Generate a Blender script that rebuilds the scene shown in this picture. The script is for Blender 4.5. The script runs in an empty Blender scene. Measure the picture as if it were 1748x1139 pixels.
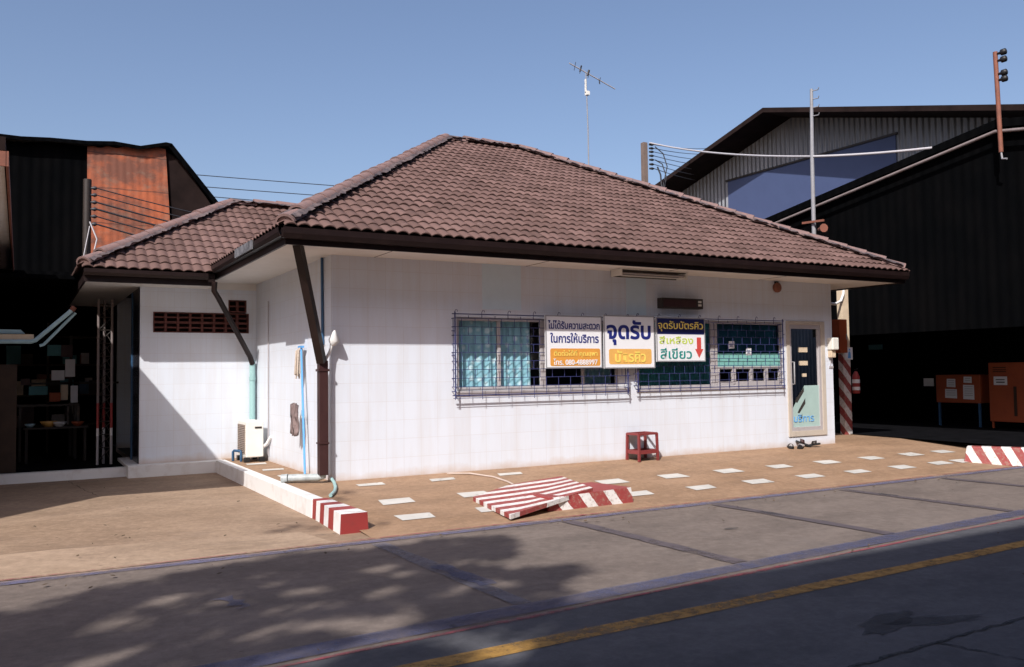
import bpy, bmesh, math, random
from mathutils import Vector, Matrix
random.seed(7)
SC = bpy.context.scene
COL = SC.collection
R = math.radians

# ------------------------------------------------------------------ camera
cam_d = bpy.data.cameras.new('camera'); cam = bpy.data.objects.new('camera', cam_d); COL.objects.link(cam)
yaw, pitch, roll = .5203, .0459, -.0128
fw = Vector((math.sin(yaw)*math.cos(pitch), math.cos(yaw)*math.cos(pitch), math.sin(pitch)))
rt = Vector((math.cos(yaw), -math.sin(yaw), 0)); up = rt.cross(fw)
r2 = rt*math.cos(roll) + up*math.sin(roll); u2 = up*math.cos(roll) - rt*math.sin(roll)
cam.matrix_world = Matrix(((r2.x, u2.x, -fw.x, -3.5701), (r2.y, u2.y, -fw.y, -11.0287), (r2.z, u2.z, -fw.z, 1.3869), (0, 0, 0, 1)))
cam_d.sensor_width = 36; cam_d.sensor_fit = 'HORIZONTAL'; cam_d.lens = 36*1468.2/1748
cam_d.clip_end = 2000; cam_d.clip_start = .05
SC.camera = cam

# ------------------------------------------------------------------ sky, sun, exposure
SUN = Vector((.80, .74, -1.0)).normalized()          # direction the light travels
w = bpy.data.worlds.new('World'); SC.world = w; w.use_nodes = True
nt = w.node_tree; nt.nodes.clear()
sky = nt.nodes.new('ShaderNodeTexSky'); sky.sky_type = 'NISHITA'; sky.sun_disc = False
sky.sun_elevation = math.asin(-SUN.z); sky.sun_rotation = math.atan2(-SUN.x, -SUN.y)
sky.air_density = 1.0; sky.dust_density = 2.6; sky.ozone_density = 6.0; sky.altitude = 0
bg = nt.nodes.new('ShaderNodeBackground'); bg.inputs['Strength'].default_value = .096
out = nt.nodes.new('ShaderNodeOutputWorld')
tint = nt.nodes.new('ShaderNodeMix'); tint.data_type = 'RGBA'; tint.blend_type = 'MULTIPLY'; tint.inputs[0].default_value = 1; tint.inputs[7].default_value = (1.20, 1.0, .90, 1)
nt.links.new(sky.outputs[0], tint.inputs[6]); nt.links.new(tint.outputs[2], bg.inputs[0]); nt.links.new(bg.outputs[0], out.inputs[0])
sl = bpy.data.lights.new('sun', 'SUN'); sl.energy = 3.15; sl.angle = R(.55); sl.color = (1, .97, .93)
so = bpy.data.objects.new('sun', sl); COL.objects.link(so); so.rotation_euler = SUN.to_track_quat('-Z', 'Y').to_euler()
so.location = (-10, -10, 20)
SC.view_settings.view_transform = 'Standard'; SC.view_settings.look = 'None'
SC.view_settings.exposure = .80; SC.view_settings.gamma = 1; SC.view_settings.use_curve_mapping = False
SC.cycles.max_bounces = 8; SC.cycles.transparent_max_bounces = 12

# ------------------------------------------------------------------ materials
def new_mat(name):
    m = bpy.data.materials.new(name); m.use_nodes = True; n = m.node_tree.nodes; n.clear()
    o = n.new('ShaderNodeOutputMaterial'); b = n.new('ShaderNodeBsdfPrincipled')
    m.node_tree.links.new(b.outputs[0], o.inputs[0]); return m, m.node_tree, b, o
def rgba(c): return (c[0], c[1], c[2], 1)
def nd(t, typ, **kw):
    n = t.nodes.new(typ)
    for k, v in kw.items(): setattr(n, k, v)
    return n
def pos(t): return nd(t, 'ShaderNodeNewGeometry').outputs['Position']
def noise(t, scale, detail=4, rough=.55, vec=None, stretch=None):
    v = vec or pos(t)
    if stretch:
        mp = nd(t, 'ShaderNodeMapping'); mp.inputs['Scale'].default_value = stretch; t.links.new(v, mp.inputs[0]); v = mp.outputs[0]
    n = nd(t, 'ShaderNodeTexNoise'); n.inputs['Scale'].default_value = scale; n.inputs['Detail'].default_value = detail
    n.inputs['Roughness'].default_value = rough; t.links.new(v, n.inputs['Vector']); return n.outputs[0]
def ramp(t, fac, stops):
    r = nd(t, 'ShaderNodeValToRGB'); e = r.color_ramp.elements
    while len(e) < len(stops): e.new(.5)
    for i, (p, c) in enumerate(stops):
        e[i].position = p; e[i].color = rgba(c) if not isinstance(c, (int, float)) else (c, c, c, 1)
    t.links.new(fac, r.inputs[0]); return r.outputs[0]
def mix(t, fac, a, b, mode='MIX'):
    m = nd(t, 'ShaderNodeMix', data_type='RGBA', blend_type=mode)
    for s, v in ((0, fac), (6, a), (7, b)):
        if isinstance(v, (int, float)): m.inputs[s].default_value = v
        elif isinstance(v, tuple): m.inputs[s].default_value = rgba(v)
        else: t.links.new(v, m.inputs[s])
    return m.outputs[2]
def bump(t, b, h, strength=.3, dist=.01):
    bp = nd(t, 'ShaderNodeBump'); bp.inputs['Strength'].default_value = strength; bp.inputs['Distance'].default_value = dist
    t.links.new(h, bp.inputs['Height']); t.links.new(bp.outputs[0], b.inputs['Normal'])
def math_n(t, op, a, b=None):
    m = nd(t, 'ShaderNodeMath', operation=op)
    for i, v in enumerate((a, b)):
        if v is None: continue
        if isinstance(v, (int, float)): m.inputs[i].default_value = v
        else: t.links.new(v, m.inputs[i])
    return m.outputs[0]
def vmap(t, rows):
    """affine combination of world position into a new vector"""
    p = pos(t); outs = []
    for rw in rows:
        d = nd(t, 'ShaderNodeVectorMath', operation='DOT_PRODUCT'); d.inputs[1].default_value = rw; t.links.new(p, d.inputs[0]); outs.append(d.outputs['Value'])
    c = nd(t, 'ShaderNodeCombineXYZ')
    for i, o_ in enumerate(outs): t.links.new(o_, c.inputs[i])
    return c.outputs[0]
def plain(name, col, rough=.6, var=.12, scale=6, metal=0, bmp=0, spec=.4):
    m, t, b, o = new_mat(name)
    f = noise(t, scale, 5, .6)
    c1 = tuple(x*(1-var) for x in col); c2 = tuple(min(1, x*(1+var)) for x in col)
    t.links.new(ramp(t, f, [(.3, c1), (.7, c2)]), b.inputs['Base Color'])
    b.inputs['Roughness'].default_value = rough; b.inputs['Metallic'].default_value = metal
    b.inputs['Specular IOR Level'].default_value = spec
    if bmp: bump(t, b, f, bmp)
    return m
def weathered(name, col, dirt, rough=.6, lo=.5, hi=.75, scale=9, stretch=None, bmp=.15):
    m, t, b, o = new_mat(name)
    f = noise(t, scale, 7, .65, stretch=stretch); g = noise(t, scale*.22, 3)
    mk = math_n(t, 'MULTIPLY', ramp(t, f, [(lo, 0.), (hi, 1.)]), ramp(t, g, [(.3, .35), (.7, 1.)]))
    t.links.new(mix(t, mk, col, dirt), b.inputs['Base Color']); b.inputs['Roughness'].default_value = rough
    b.inputs['Specular IOR Level'].default_value = .35
    if bmp: bump(t, b, f, bmp)
    return m
def stripe_mat(name, direction, period, duty=.5, a=(.70, .68, .66), b_=(.28, .040, .038), off=0.):
    m, t, b, o = new_mat(name)
    d = nd(t, 'ShaderNodeVectorMath', operation='DOT_PRODUCT'); d.inputs[1].default_value = direction
    wob = noise(t, 9, 3); t.links.new(pos(t), d.inputs[0])
    s = math_n(t, 'ADD', math_n(t, 'ADD', math_n(t, 'DIVIDE', d.outputs['Value'], period), off + 100.), math_n(t, 'MULTIPLY', wob, .10))
    s = math_n(t, 'FRACT', s); mk = math_n(t, 'GREATER_THAN', s, duty)
    wear = ramp(t, noise(t, 22, 8, .7), [(.50, 0.), (.66, 1.)])
    c = mix(t, mk, a, b_); c = mix(t, math_n(t, 'MULTIPLY', wear, .7), c, (.30, .21, .16))
    c = mix(t, ramp(t, noise(t, 2.2, 4), [(.35, 0.), (.8, .25)]), c, (.20, .13, .11))
    t.links.new(c, b.inputs['Base Color']); b.inputs['Roughness'].default_value = .65
    bump(t, b, noise(t, 30, 4), .2); return m
def wall_mat(name, tile, mortar, w_=.255, h_=.255, var=.03):
    m, t, b, o = new_mat(name)
    v = vmap(t, ((1, 1, 0), (0, 0, 1), (0, 0, 0)))
    br = nd(t, 'ShaderNodeTexBrick'); br.offset = 0; br.squash = 1
    br.inputs['Scale'].default_value = 1; br.inputs['Mortar Size'].default_value = .0028; br.inputs['Mortar Smooth'].default_value = .1
    br.inputs['Brick Width'].default_value = w_; br.inputs['Row Height'].default_value = h_
    br.inputs['Color1'].default_value = rgba(tile); br.inputs['Color2'].default_value = rgba(tuple(x*(1-var) for x in tile))
    br.inputs['Mortar'].default_value = rgba(mortar); t.links.new(v, br.inputs['Vector'])
    # rain streaks and a splash band of soil above the paving
    st = ramp(t, noise(t, 3.0, 6, .6, stretch=(2.2, 2.2, .25)), [(.42, 0.), (.85, .32)])
    c = mix(t, st, br.outputs['Color'], (.52, .44, .38))
    sep = nd(t, 'ShaderNodeSeparateXYZ'); t.links.new(pos(t), sep.inputs[0])
    h = math_n(t, 'SUBTRACT', .21, math_n(t, 'ADD', sep.outputs[2], math_n(t, 'MULTIPLY', noise(t, 4, 5), .2)))
    spl = ramp(t, h, [(0., 0.), (.14, .6)])
    c = mix(t, spl, c, (.50, .34, .22))
    t.links.new(c, b.inputs['Base Color']); b.inputs['Roughness'].default_value = .38
    b.inputs['Specular IOR Level'].default_value = .35
    bump(t, b, math_n(t, 'SUBTRACT', 1., br.outputs['Fac']), .35, .004); return m
def ground_mat(name, c1, c2, c3, s=1., rough=.85, spots=(.05, .045, .045), spot_amt=.5):
    m, t, b, o = new_mat(name)
    a = noise(t, .55*s, 6, .6); f = noise(t, 3.2*s, 8, .65); g = noise(t, 60*s, 4, .7)
    c = mix(t, ramp(t, a, [(.35, 0.), (.65, 1.)]), c1, c2)
    c = mix(t, ramp(t, f, [(.42, 0.), (.75, .8)]), c, c3)
    c = mix(t, ramp(t, g, [(.3, 0.), (.75, .45)]), c, tuple(x*.6 for x in c1))
    k = noise(t, 13*s, 9, .75); c = mix(t, ramp(t, k, [(.30, .55), (.52, 0.)]), c, tuple(x*.52 for x in c1)); c = mix(t, ramp(t, k, [(.52, 0.), (.75, .5)]), c, tuple(min(1, x*1.35) for x in c2))
    q = noise(t, .8*s, 8, .68, stretch=(1, 2.2, 1)); c = mix(t, ramp(t, q, [(.36, .42), (.50, 0.)]), c, tuple(x*.62 for x in c3)); c = mix(t, ramp(t, q, [(.52, 0.), (.68, .4)]), c, tuple(min(1, x*1.18) for x in c2))
    sp = ramp(t, noise(t, 1.7*s, 7, .72), [(.58, 0.), (.72, spot_amt)])
    c = mix(t, sp, c, spots)
    t.links.new(c, b.inputs['Base Color']); b.inputs['Roughness'].default_value = rough
    b.inputs['Specular IOR Level'].default_value = .3
    bump(t, b, g, .35, .006); return m
def worn_mat(name, col, cover=.5, scale=7, rough=.75, soft=.22, fade=None):
    """paint worn away where the noise says so"""
    m, t, b, o = new_mat(name)
    b.inputs['Roughness'].default_value = rough
    t.links.new(ramp(t, noise(t, 2.5, 5), [(.3, tuple(x*.75 for x in col)), (.7, col)]), b.inputs['Base Color'])
    tr = nd(t, 'ShaderNodeBsdfTransparent'); mx = nd(t, 'ShaderNodeMixShader')
    f = math_n(t, 'ADD', math_n(t, 'MULTIPLY', noise(t, scale, 8, .7), .65), math_n(t, 'MULTIPLY', noise(t, .9, 3), .35))
    t.links.new(ramp(t, f, [(cover-soft/2, 1.), (cover+soft/2, 0.)]), mx.inputs[0])
    t.links.new(tr.outputs[0], mx.inputs[1]); t.links.new(b.outputs[0], mx.inputs[2]); t.links.new(mx.outputs[0], o.inputs[0]); return m
def glass_mat(name, tint, refl=1.0):
    m, t, b, o = new_mat(name); t.nodes.remove(b)
    tr = nd(t, 'ShaderNodeBsdfTransparent'); tr.inputs[0].default_value = rgba(tint)
    gl = nd(t, 'ShaderNodeBsdfGlossy'); gl.inputs['Roughness'].default_value = .02
    fr = nd(t, 'ShaderNodeFresnel'); fr.inputs[0].default_value = 1.5
    mx = nd(t, 'ShaderNodeMixShader'); t.links.new(math_n(t, 'MULTIPLY', fr.outputs[0], refl), mx.inputs[0])
    t.links.new(tr.outputs[0], mx.inputs[1]); t.links.new(gl.outputs[0], mx.inputs[2]); t.links.new(mx.outputs[0], o.inputs[0]); return m
def corr_mat(name, c1, c2, axis=(0, 1, 0), pitch=.2, rough=.55, depth=.03, lo=.4, hi=.65, metal=0., scale=1.4):
    m, t, b, o = new_mat(name)
    d = nd(t, 'ShaderNodeVectorMath', operation='DOT_PRODUCT'); d.inputs[1].default_value = axis; t.links.new(pos(t), d.inputs[0])
    wv = math_n(t, 'SINE', math_n(t, 'MULTIPLY', d.outputs['Value'], 2*math.pi/pitch))
    c = mix(t, ramp(t, noise(t, scale, 7, .65, stretch=(1, 1, .45)), [(lo, 0.), (hi, 1.)]), c1, c2)
    t.links.new(c, b.inputs['Base Color']); b.inputs['Roughness'].default_value = rough; b.inputs['Metallic'].default_value = metal
    bump(t, b, wv, 1., depth); return m
def rust_mat():
    m, t, b, o = new_mat('rusty iron sheet')
    c = mix(t, ramp(t, noise(t, .9, 7, .68, stretch=(1, 1, 1.6)), [(.42, 0.), (.58, 1.)]), (.40, .102, .040), (.17, .062, .038))
    c = mix(t, ramp(t, noise(t, 2.6, 8, .72, stretch=(1, 1, 1.4)), [(.52, 0.), (.70, .8)]), c, (.21, .135, .095))
    c = mix(t, ramp(t, noise(t, 5, 6, .7, stretch=(2.5, 2.5, .2)), [(.50, 0.), (.75, .28)]), c, (.10, .035, .022))
    sep = nd(t, 'ShaderNodeSeparateXYZ'); t.links.new(pos(t), sep.inputs[0])
    lap = math_n(t, 'LESS_THAN', math_n(t, 'FRACT', math_n(t, 'ADD', math_n(t, 'MULTIPLY', sep.outputs[2], 1.15), math_n(t, 'MULTIPLY', noise(t, 2, 2), .06))), .035)
    c = mix(t, math_n(t, 'MULTIPLY', lap, .6), c, (.05, .025, .02))
    t.links.new(c, b.inputs['Base Color']); b.inputs['Roughness'].default_value = .85
    bump(t, b, noise(t, 8, 6), .3, .02); return m
def tile_mat():
    m, t, b, o = new_mat('roof tile clay')
    at = nd(t, 'ShaderNodeAttribute', attribute_name='rnd')
    c = ramp(t, at.outputs['Fac'], [(0., (.098, .057, .048)), (.5, (.128, .075, .064)), (1., (.165, .099, .086))])
    c = mix(t, ramp(t, noise(t, 1.1, 6, .65), [(.45, 0.), (.75, .45)]), c, (.11, .065, .058))
    c = mix(t, ramp(t, noise(t, 14, 7, .7), [(.58, 0.), (.72, .5)]), c, (.07, .05, .048))
    c = mix(t, ramp(t, noise(t, 5, 7, .7), [(.62, 0.), (.75, .4)]), c, (.24, .165, .15))
    t.links.new(c, b.inputs['Base Color']); b.inputs['Roughness'].default_value = .78; b.inputs['Specular IOR Level'].default_value = .25
    bump(t, b, noise(t, 45, 4, .7), .25, .004); return m

M = {}
M['wall'] = wall_mat('white glazed wall tile', (.69, .73, .80), (.62, .625, .66))
M['panel'] = plain('pale smooth panel', (.62, .74, .82), .35, .03)
M['white'] = weathered('white paint', (.72, .71, .70), (.45, .38, .32), .55, .5, .85, 5)
M['soffit'] = plain('soffit board', (.74, .71, .67), .8, .05, 2)
M['brown'] = weathered('dark brown paint', (.0125, .006, .0056), (.026, .014, .012), .45, .45, .8, 5)
M['brownpipe'] = weathered('brown pipe paint', (.042, .017, .017), (.07, .032, .028), .45, .45, .8, 5)
M['tile'] = tile_mat()
M['cap'] = weathered('roof ridge cap', (.21, .130, .118), (.11, .088, .09), .8, .45, .68, 9)
M['mortar'] = weathered('ridge mortar', (.135, .10, .098), (.035, .033, .042), .9, .42, .58, 7)
M['felt'] = plain('roof felt', (.02, .012, .01), .9)
M['apron'] = ground_mat('ochre painted paving', (.31, .19, .111), (.35, .225, .142), (.265, .165, .102), 1.1, .8, (.17, .11, .075), .45)
M['yard'] = ground_mat('tan concrete yard', (.295, .20, .132), (.345, .245, .17), (.24, .16, .107), .8, .88, (.22, .16, .12), .5)
M['yard2'] = ground_mat('pale concrete apron', (.35, .245, .167), (.40, .29, .205), (.295, .205, .14), .9, .88, (.20, .15, .115), .4)
M['bay'] = ground_mat('worn concrete road', (.172, .135, .114), (.193, .155, .132), (.145, .116, .10), .9, .85, (.13, .11, .10), .45)
M['asphalt'] = ground_mat('dark asphalt', (.085, .083, .091), (.10, .098, .107), (.067, .066, .075), 1.1, .85, (.05, .048, .05), .6)
M['darkfloor'] = plain('oil black floor', (.0055, .0055, .0065), 1.0, .4, 3, spec=.02)  # shade over the workshop and stall floors painted in as near-black
M['blue_line'] = worn_mat('worn blue line', (.155, .145, .235), .51, 8, soft=.3)
M['blue_line2'] = worn_mat('worn deep blue line', (.09, .093, .165), .52, 5, soft=.4)
M['red_line'] = worn_mat('worn red line', (.27, .055, .07), .52, 10)
M['yellow_line'] = worn_mat('worn yellow line', (.40, .215, .045), .56, 12, soft=.3)
M['bay_line'] = worn_mat('faded bay line', (.105, .083, .09), .60, 6)
M['bay_pale'] = worn_mat('faded pale bay line', (.175, .16, .185), .54, 5, soft=.35)
M['dash'] = worn_mat('white block paint', (.58, .555, .51), .64, 11, soft=.14)
M['crack'] = worn_mat('tar crack', (.02, .02, .022), .55, 14)
M['stain'] = worn_mat('oil stain', (.045, .044, .048), .46, 5, soft=.5)
M['black'] = plain('black plastic', (.012, .012, .013), .5, .2)
M['net'] = corr_mat('sooty black sheet', (.0014, .0016, .0020), (.0035, .0032, .0034), (1, 1, 0), .22, .95, .008, .45, .8)  # near-black colour carries the shade of the sheds and the stall
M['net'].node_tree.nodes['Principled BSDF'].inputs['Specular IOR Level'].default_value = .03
M['netbrown'] = plain('sooty brown sheet', (.018, .011, .010), .9, .4, 1.5, spec=.1)  # very dark brown sheet with patchy tone
M['rust'] = rust_mat()
M['corr'] = corr_mat('grey corrugated wall', (.255, .27, .30), (.20, .21, .23), (0, 1, 0), .25, .5, .05, .35, .7)
M['bluepanel'] = weathered('blue painted panel', (.062, .085, .175), (.052, .07, .15), .5, .4, .8, 1.5)
M['galv'] = weathered('galvanised steel', (.27, .27, .285), (.20, .165, .15), .45, .5, .8, 6)
M['rail'] = weathered('weathered rail', (.20, .165, .16), (.13, .085, .07), .6, .45, .75, 5)
M['rustpole'] = weathered('rusty pole', (.23, .085, .055), (.12, .055, .04), .75, .4, .7, 6)
M['flashing'] = weathered('stained flashing', (.16, .16, .175), (.04, .04, .045), .8, .40, .6, 9)
M['concrete'] = weathered('pole concrete', (.17, .125, .105), (.10, .075, .065), .85, .45, .75, 6)
M['wire'] = plain('wire', (.03, .03, .035), .5)
M['whitecable'] = plain('white cable', (.46, .44, .455), .5, .05)
M['grille'] = plain('blue grille paint', (.03, .036, .125), .45, .2)
M['alu'] = weathered('grey aluminium', (.40, .37, .375), (.30, .26, .25), .4, .5, .8, 6)
M['alubeige'] = weathered('beige aluminium', (.50, .44, .37), (.38, .32, .27), .4, .5, .8, 6)
M['glass'] = glass_mat('window glass', (.80, .92, .95))
M['darkglass'] = glass_mat('dark tinted glass', (.16, .19, .20))
M['film'] = plain('turquoise film', (.20, .46, .42), .35, .06)
M['doorfilm'] = plain('frosted door film', (.36, .49, .46), .35, .05)
M['bluedim'] = plain('dim teal blind', (.035, .16, .22), .7, .5, 2)
M['darktile'] = plain('dark glazed tile', (.022, .022, .028), .25, .3, 5)
M['oldcable'] = plain('dirty beige cable', (.46, .37, .32), .6, .1)
M['filmblind'] = corr_mat('green blind', (.13, .48, .45), (.08, .33, .36), (1, 0, 0), .11, .5, .015)
M['interior'] = plain('dim interior', (.032, .028, .025), .9)
M['signwhite'] = plain('sign white', (.76, .76, .78), .35, .02)
M['signblue'] = plain('sign navy', (.018, .026, .17), .35, .05)
M['signband'] = plain('sign dark band', (.012, .015, .08), .35, .05)
M['signorange'] = plain('sign orange', (.66, .30, .06), .35, .05)
M['signorange2'] = plain('sign amber', (.72, .40, .11), .35, .05)
M['signyellow'] = plain('sign yellow', (.80, .62, .14), .35, .03)
M['signlime'] = plain('sign lime', (.50, .60, .09), .35, .05)
M['signgreen'] = plain('sign green', (.02, .23, .21), .35, .05)
M['signred'] = plain('sign red', (.55, .07, .06), .35, .05)
M['paper'] = plain('paper', (.70, .70, .72), .8, .04)
M['teal'] = weathered('pale teal pipe', (.30, .48, .475), (.22, .36, .36), .4, .5, .85, 5)
M['pvc'] = weathered('grey blue pipe', (.42, .46, .46), (.15, .165, .18), .45, .42, .75, 8)
M['pvcblue'] = plain('light blue pipe', (.36, .52, .57), .35, .08)
M['redpaint'] = weathered('red paint', (.28, .038, .036), (.16, .045, .038), .55, .5, .8, 8)
M['redframe'] = weathered('red stool paint', (.20, .036, .036), (.13, .04, .034), .45, .5, .85, 12)
M['orange'] = weathered('orange enamel', (.33, .072, .026), (.20, .045, .02), .5, .45, .85, 4)
M['acwhite'] = plain('off white enamel', (.72, .70, .64), .4, .04)
M['acgrille'] = corr_mat('brown coil', (.30, .22, .17), (.20, .15, .12), (0, 0, 1), .03, .6, .01)
M['mopblue'] = plain('blue pole', (.12, .36, .72), .35, .05)
M['mopstring'] = plain('mop string', (.48, .40, .33), .95, .25, 40, bmp=.4)
M['rag'] = corr_mat('grey brown rag', (.26, .19, .18), (.15, .11, .11), (1, 1, 0), .035, .95, .01)
M['brick'] = plain('breeze block', (.105, .034, .028), .85, .25, 12, bmp=.3)
M['hole'] = plain('block hole', (.02, .01, .009), .95)
M['bark'] = plain('bark', (.10, .07, .05), .9, .3, 8, bmp=.5)
M['litter'] = plain('dry leaf', (.075, .05, .03), .9, .6, 2)
M['leaf'] = plain('leaf', (.06, .11, .03), .6, .35, 3)
M['facade'] = corr_mat('warehouse sheet', (.20, .19, .19), (.15, .13, .12), (1, 0, 0), .2, .6, .02)
M['bluepost'] = plain('dark blue post', (.03, .085, .17), .45, .15)
M['darkbrown'] = plain('dark timber', (.035, .018, .010), .7, .3, 4)
M['cream'] = weathered('cream paint', (.62, .50, .36), (.45, .33, .24), .7, .45, .8, 4)
M['lampdark'] = plain('lamp housing', (.030, .022, .018), .5)
M['cyanfab'] = plain('teal board', (.06, .20, .22), .6, .1)

def curtain_mat():
    m, t, b, o = new_mat('lace curtain')
    v = vmap(t, ((1, 0, 0), (0, 0, 1), (0, 0, 0)))
    vo = nd(t, 'ShaderNodeTexVoronoi'); vo.inputs['Scale'].default_value = 8.5; vo.inputs['Randomness'].default_value = .55; t.links.new(v, vo.inputs['Vector'])
    c = mix(t, ramp(t, vo.outputs['Distance'], [(.26, 1.), (.42, 0.)]), (.36, .54, .60), (.76, .78, .79))
    c = mix(t, ramp(t, noise(t, 16, 5, vec=v), [(.5, 0.), (.65, .5)]), c, (.26, .44, .46))
    t.links.new(c, b.inputs['Base Color']); b.inputs['Roughness'].default_value = .9; return m
M['curtain'] = curtain_mat()

# ------------------------------------------------------------------ mesh builder
class MB:
    def __init__(s): s.v = []; s.f = []; s.mi = []; s.sm = []
    def add(s, verts, faces, mi=0, smooth=False):
        b = len(s.v); s.v += [tuple(x) for x in verts]
        for f in faces: s.f.append([b+i for i in f]); s.mi.append(mi); s.sm.append(smooth)
        return s
    def box(s, lo, hi, mi=0):
        x0, y0, z0 = lo; x1, y1, z1 = hi
        return s.add([(x0,y0,z0),(x1,y0,z0),(x1,y1,z0),(x0,y1,z0),(x0,y0,z1),(x1,y0,z1),(x1,y1,z1),(x0,y1,z1)],
                     [(0,3,2,1),(4,5,6,7),(0,1,5,4),(1,2,6,5),(2,3,7,6),(3,0,4,7)], mi)
    def obox(s, c, size, ax=(1,0,0), az=(0,0,1), mi=0):
        ax = Vector(ax).normalized(); az = Vector(az); az = (az - ax*az.dot(ax)).normalized(); ay = az.cross(ax); c = Vector(c)
        vs = [c + ax*(i*size[0]/2) + ay*(j*size[1]/2) + az*(k*size[2]/2) for k in (-1,1) for (i,j) in ((-1,-1),(1,-1),(1,1),(-1,1))]
        return s.add(vs, [(0,3,2,1),(4,5,6,7),(0,1,5,4),(1,2,6,5),(2,3,7,6),(3,0,4,7)], mi)
    def bar(s, p, q, w_, h_, mi=0, up=(0,0,1)):
        p = Vector(p); q = Vector(q)
        if abs((q-p).normalized().dot(Vector(up))) > .98: up = (0,1,0)
        return s.obox((p+q)/2, ((q-p).length, w_, h_), q-p, up, mi)
    def tube(s, pts, r, n=8, mi=0, caps=True, smooth=True):
        pts = [Vector(p) for p in pts]; rs = r if isinstance(r, (list, tuple)) else [r]*len(pts)
        vs = []; prev = None
        for i, p in enumerate(pts):
            d = (pts[min(i+1, len(pts)-1)] - pts[max(i-1, 0)]).normalized()
            if prev is None:
                a = Vector((0,0,1)) if abs(d.z) < .9 else Vector((1,0,0)); x = d.cross(a).normalized()
            else: x = (prev - d*prev.dot(d)).normalized()
            prev = x; y = d.cross(x)
            vs += [p + (x*math.cos(2*math.pi*k/n) + y*math.sin(2*math.pi*k/n))*rs[i] for k in range(n)]
        fs = [(i*n+k, i*n+(k+1)%n, (i+1)*n+(k+1)%n, (i+1)*n+k) for i in range(len(pts)-1) for k in range(n)]
        s.add(vs, fs, mi, smooth)
        if caps:
            s.add(vs[:n], [tuple(reversed(range(n)))], mi); s.add(vs[-n:], [tuple(range(n))], mi)
        return s
    def prism(s, poly, d, mi=0, side=None):
        n = len(poly); d = Vector(d); p = [Vector(x) for x in poly]; q = [x+d for x in p]; side = mi if side is None else side
        s.add(p+q, [tuple(reversed(range(n))), tuple(range(n, 2*n))], mi)
        return s.add(p+q, [(i, (i+1)%n, n+(i+1)%n, n+i) for i in range(n)], side)
    def build(s, name, mats, parent=None, bevel=0, origin=None):
        me = bpy.data.meshes.new(name)
        if origin is None and parent is None:
            xs = [v[0] for v in s.v]; ys = [v[1] for v in s.v]; zs = [v[2] for v in s.v]
            origin = ((min(xs)+max(xs))/2, (min(ys)+max(ys))/2, min(zs))
        if parent is not None: origin = world_loc(parent)
        o3 = Vector(origin)
        me.from_pydata([tuple(Vector(v)-o3) for v in s.v], [], s.f)
        for m in (mats if isinstance(mats, (list, tuple)) else [mats]): me.materials.append(m)
        me.polygons.foreach_set('material_index', s.mi); me.polygons.foreach_set('use_smooth', s.sm)
        me.validate(); me.update()
        bm = bmesh.new(); bm.from_mesh(me); bmesh.ops.recalc_face_normals(bm, faces=bm.faces); bm.to_mesh(me); bm.free()
        o = bpy.data.objects.new(name, me); COL.objects.link(o)
        if parent is not None: o.parent = parent; WL[o.name] = Vector(origin); o.location = (0, 0, 0)
        else: o.location = o3; WL[o.name] = o3
        if bevel:
            bv = o.modifiers.new('bevel', 'BEVEL'); bv.width = bevel; bv.segments = 2; bv.limit_method = 'ANGLE'; bv.angle_limit = R(40)
        return o
WL = {}
def world_loc(o): return WL[o.name]
def tag(o, label=None, cat=None, group=None, kind=None):
    if label: o['label'] = label
    if cat: o['category'] = cat
    if group: o['group'] = group
    if kind: o['kind'] = kind
    return o
def thing(name, loc, label, cat, group=None):
    o = bpy.data.objects.new(name, None); COL.objects.link(o); o.location = loc; o.empty_display_size = .1
    WL[o.name] = Vector(loc); return tag(o, label, cat, group)
def struct(o): o['kind'] = 'structure'; return o
def sag(p, q, s_, n=14):
    p = Vector(p); q = Vector(q); return [p.lerp(q, i/n) - Vector((0, 0, s_*4*(i/n)*(1-i/n))) for i in range(n+1)]

FONTS = None
def lettering(body, box, y, mat, parent, name='lettering', bold=.0, shear=0):
    """Thai text as a flat mesh facing -y that fills box = (x0, x1, z0, z1)"""
    cu = bpy.data.curves.new('text', 'FONT'); cu.body = body; cu.size = 1; cu.offset = bold; cu.extrude = .012; cu.shear = shear
    o = bpy.data.objects.new('text', cu); COL.objects.link(o)
    dg = bpy.context.evaluated_depsgraph_get(); me = bpy.data.meshes.new_from_object(o.evaluated_get(dg))
    bpy.data.objects.remove(o)
    xs = [v.co.x for v in me.vertices]; ys = [v.co.y for v in me.vertices]
    if not xs: return None
    x0, x1, z0, z1 = box; a, b = min(xs), max(xs); c, d = min(ys), max(ys)
    pl = world_loc(parent)
    for v in me.vertices:
        v.co = Vector((x0+(v.co.x-a)/(b-a)*(x1-x0), y - v.co.z*.2, z0+(v.co.y-c)/(d-c)*(z1-z0))) - pl
    me.name = name; me.materials.clear(); me.materials.append(mat)
    t = bpy.data.objects.new(name, me); COL.objects.link(t); t.parent = parent; WL[t.name] = pl
    return t

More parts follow.
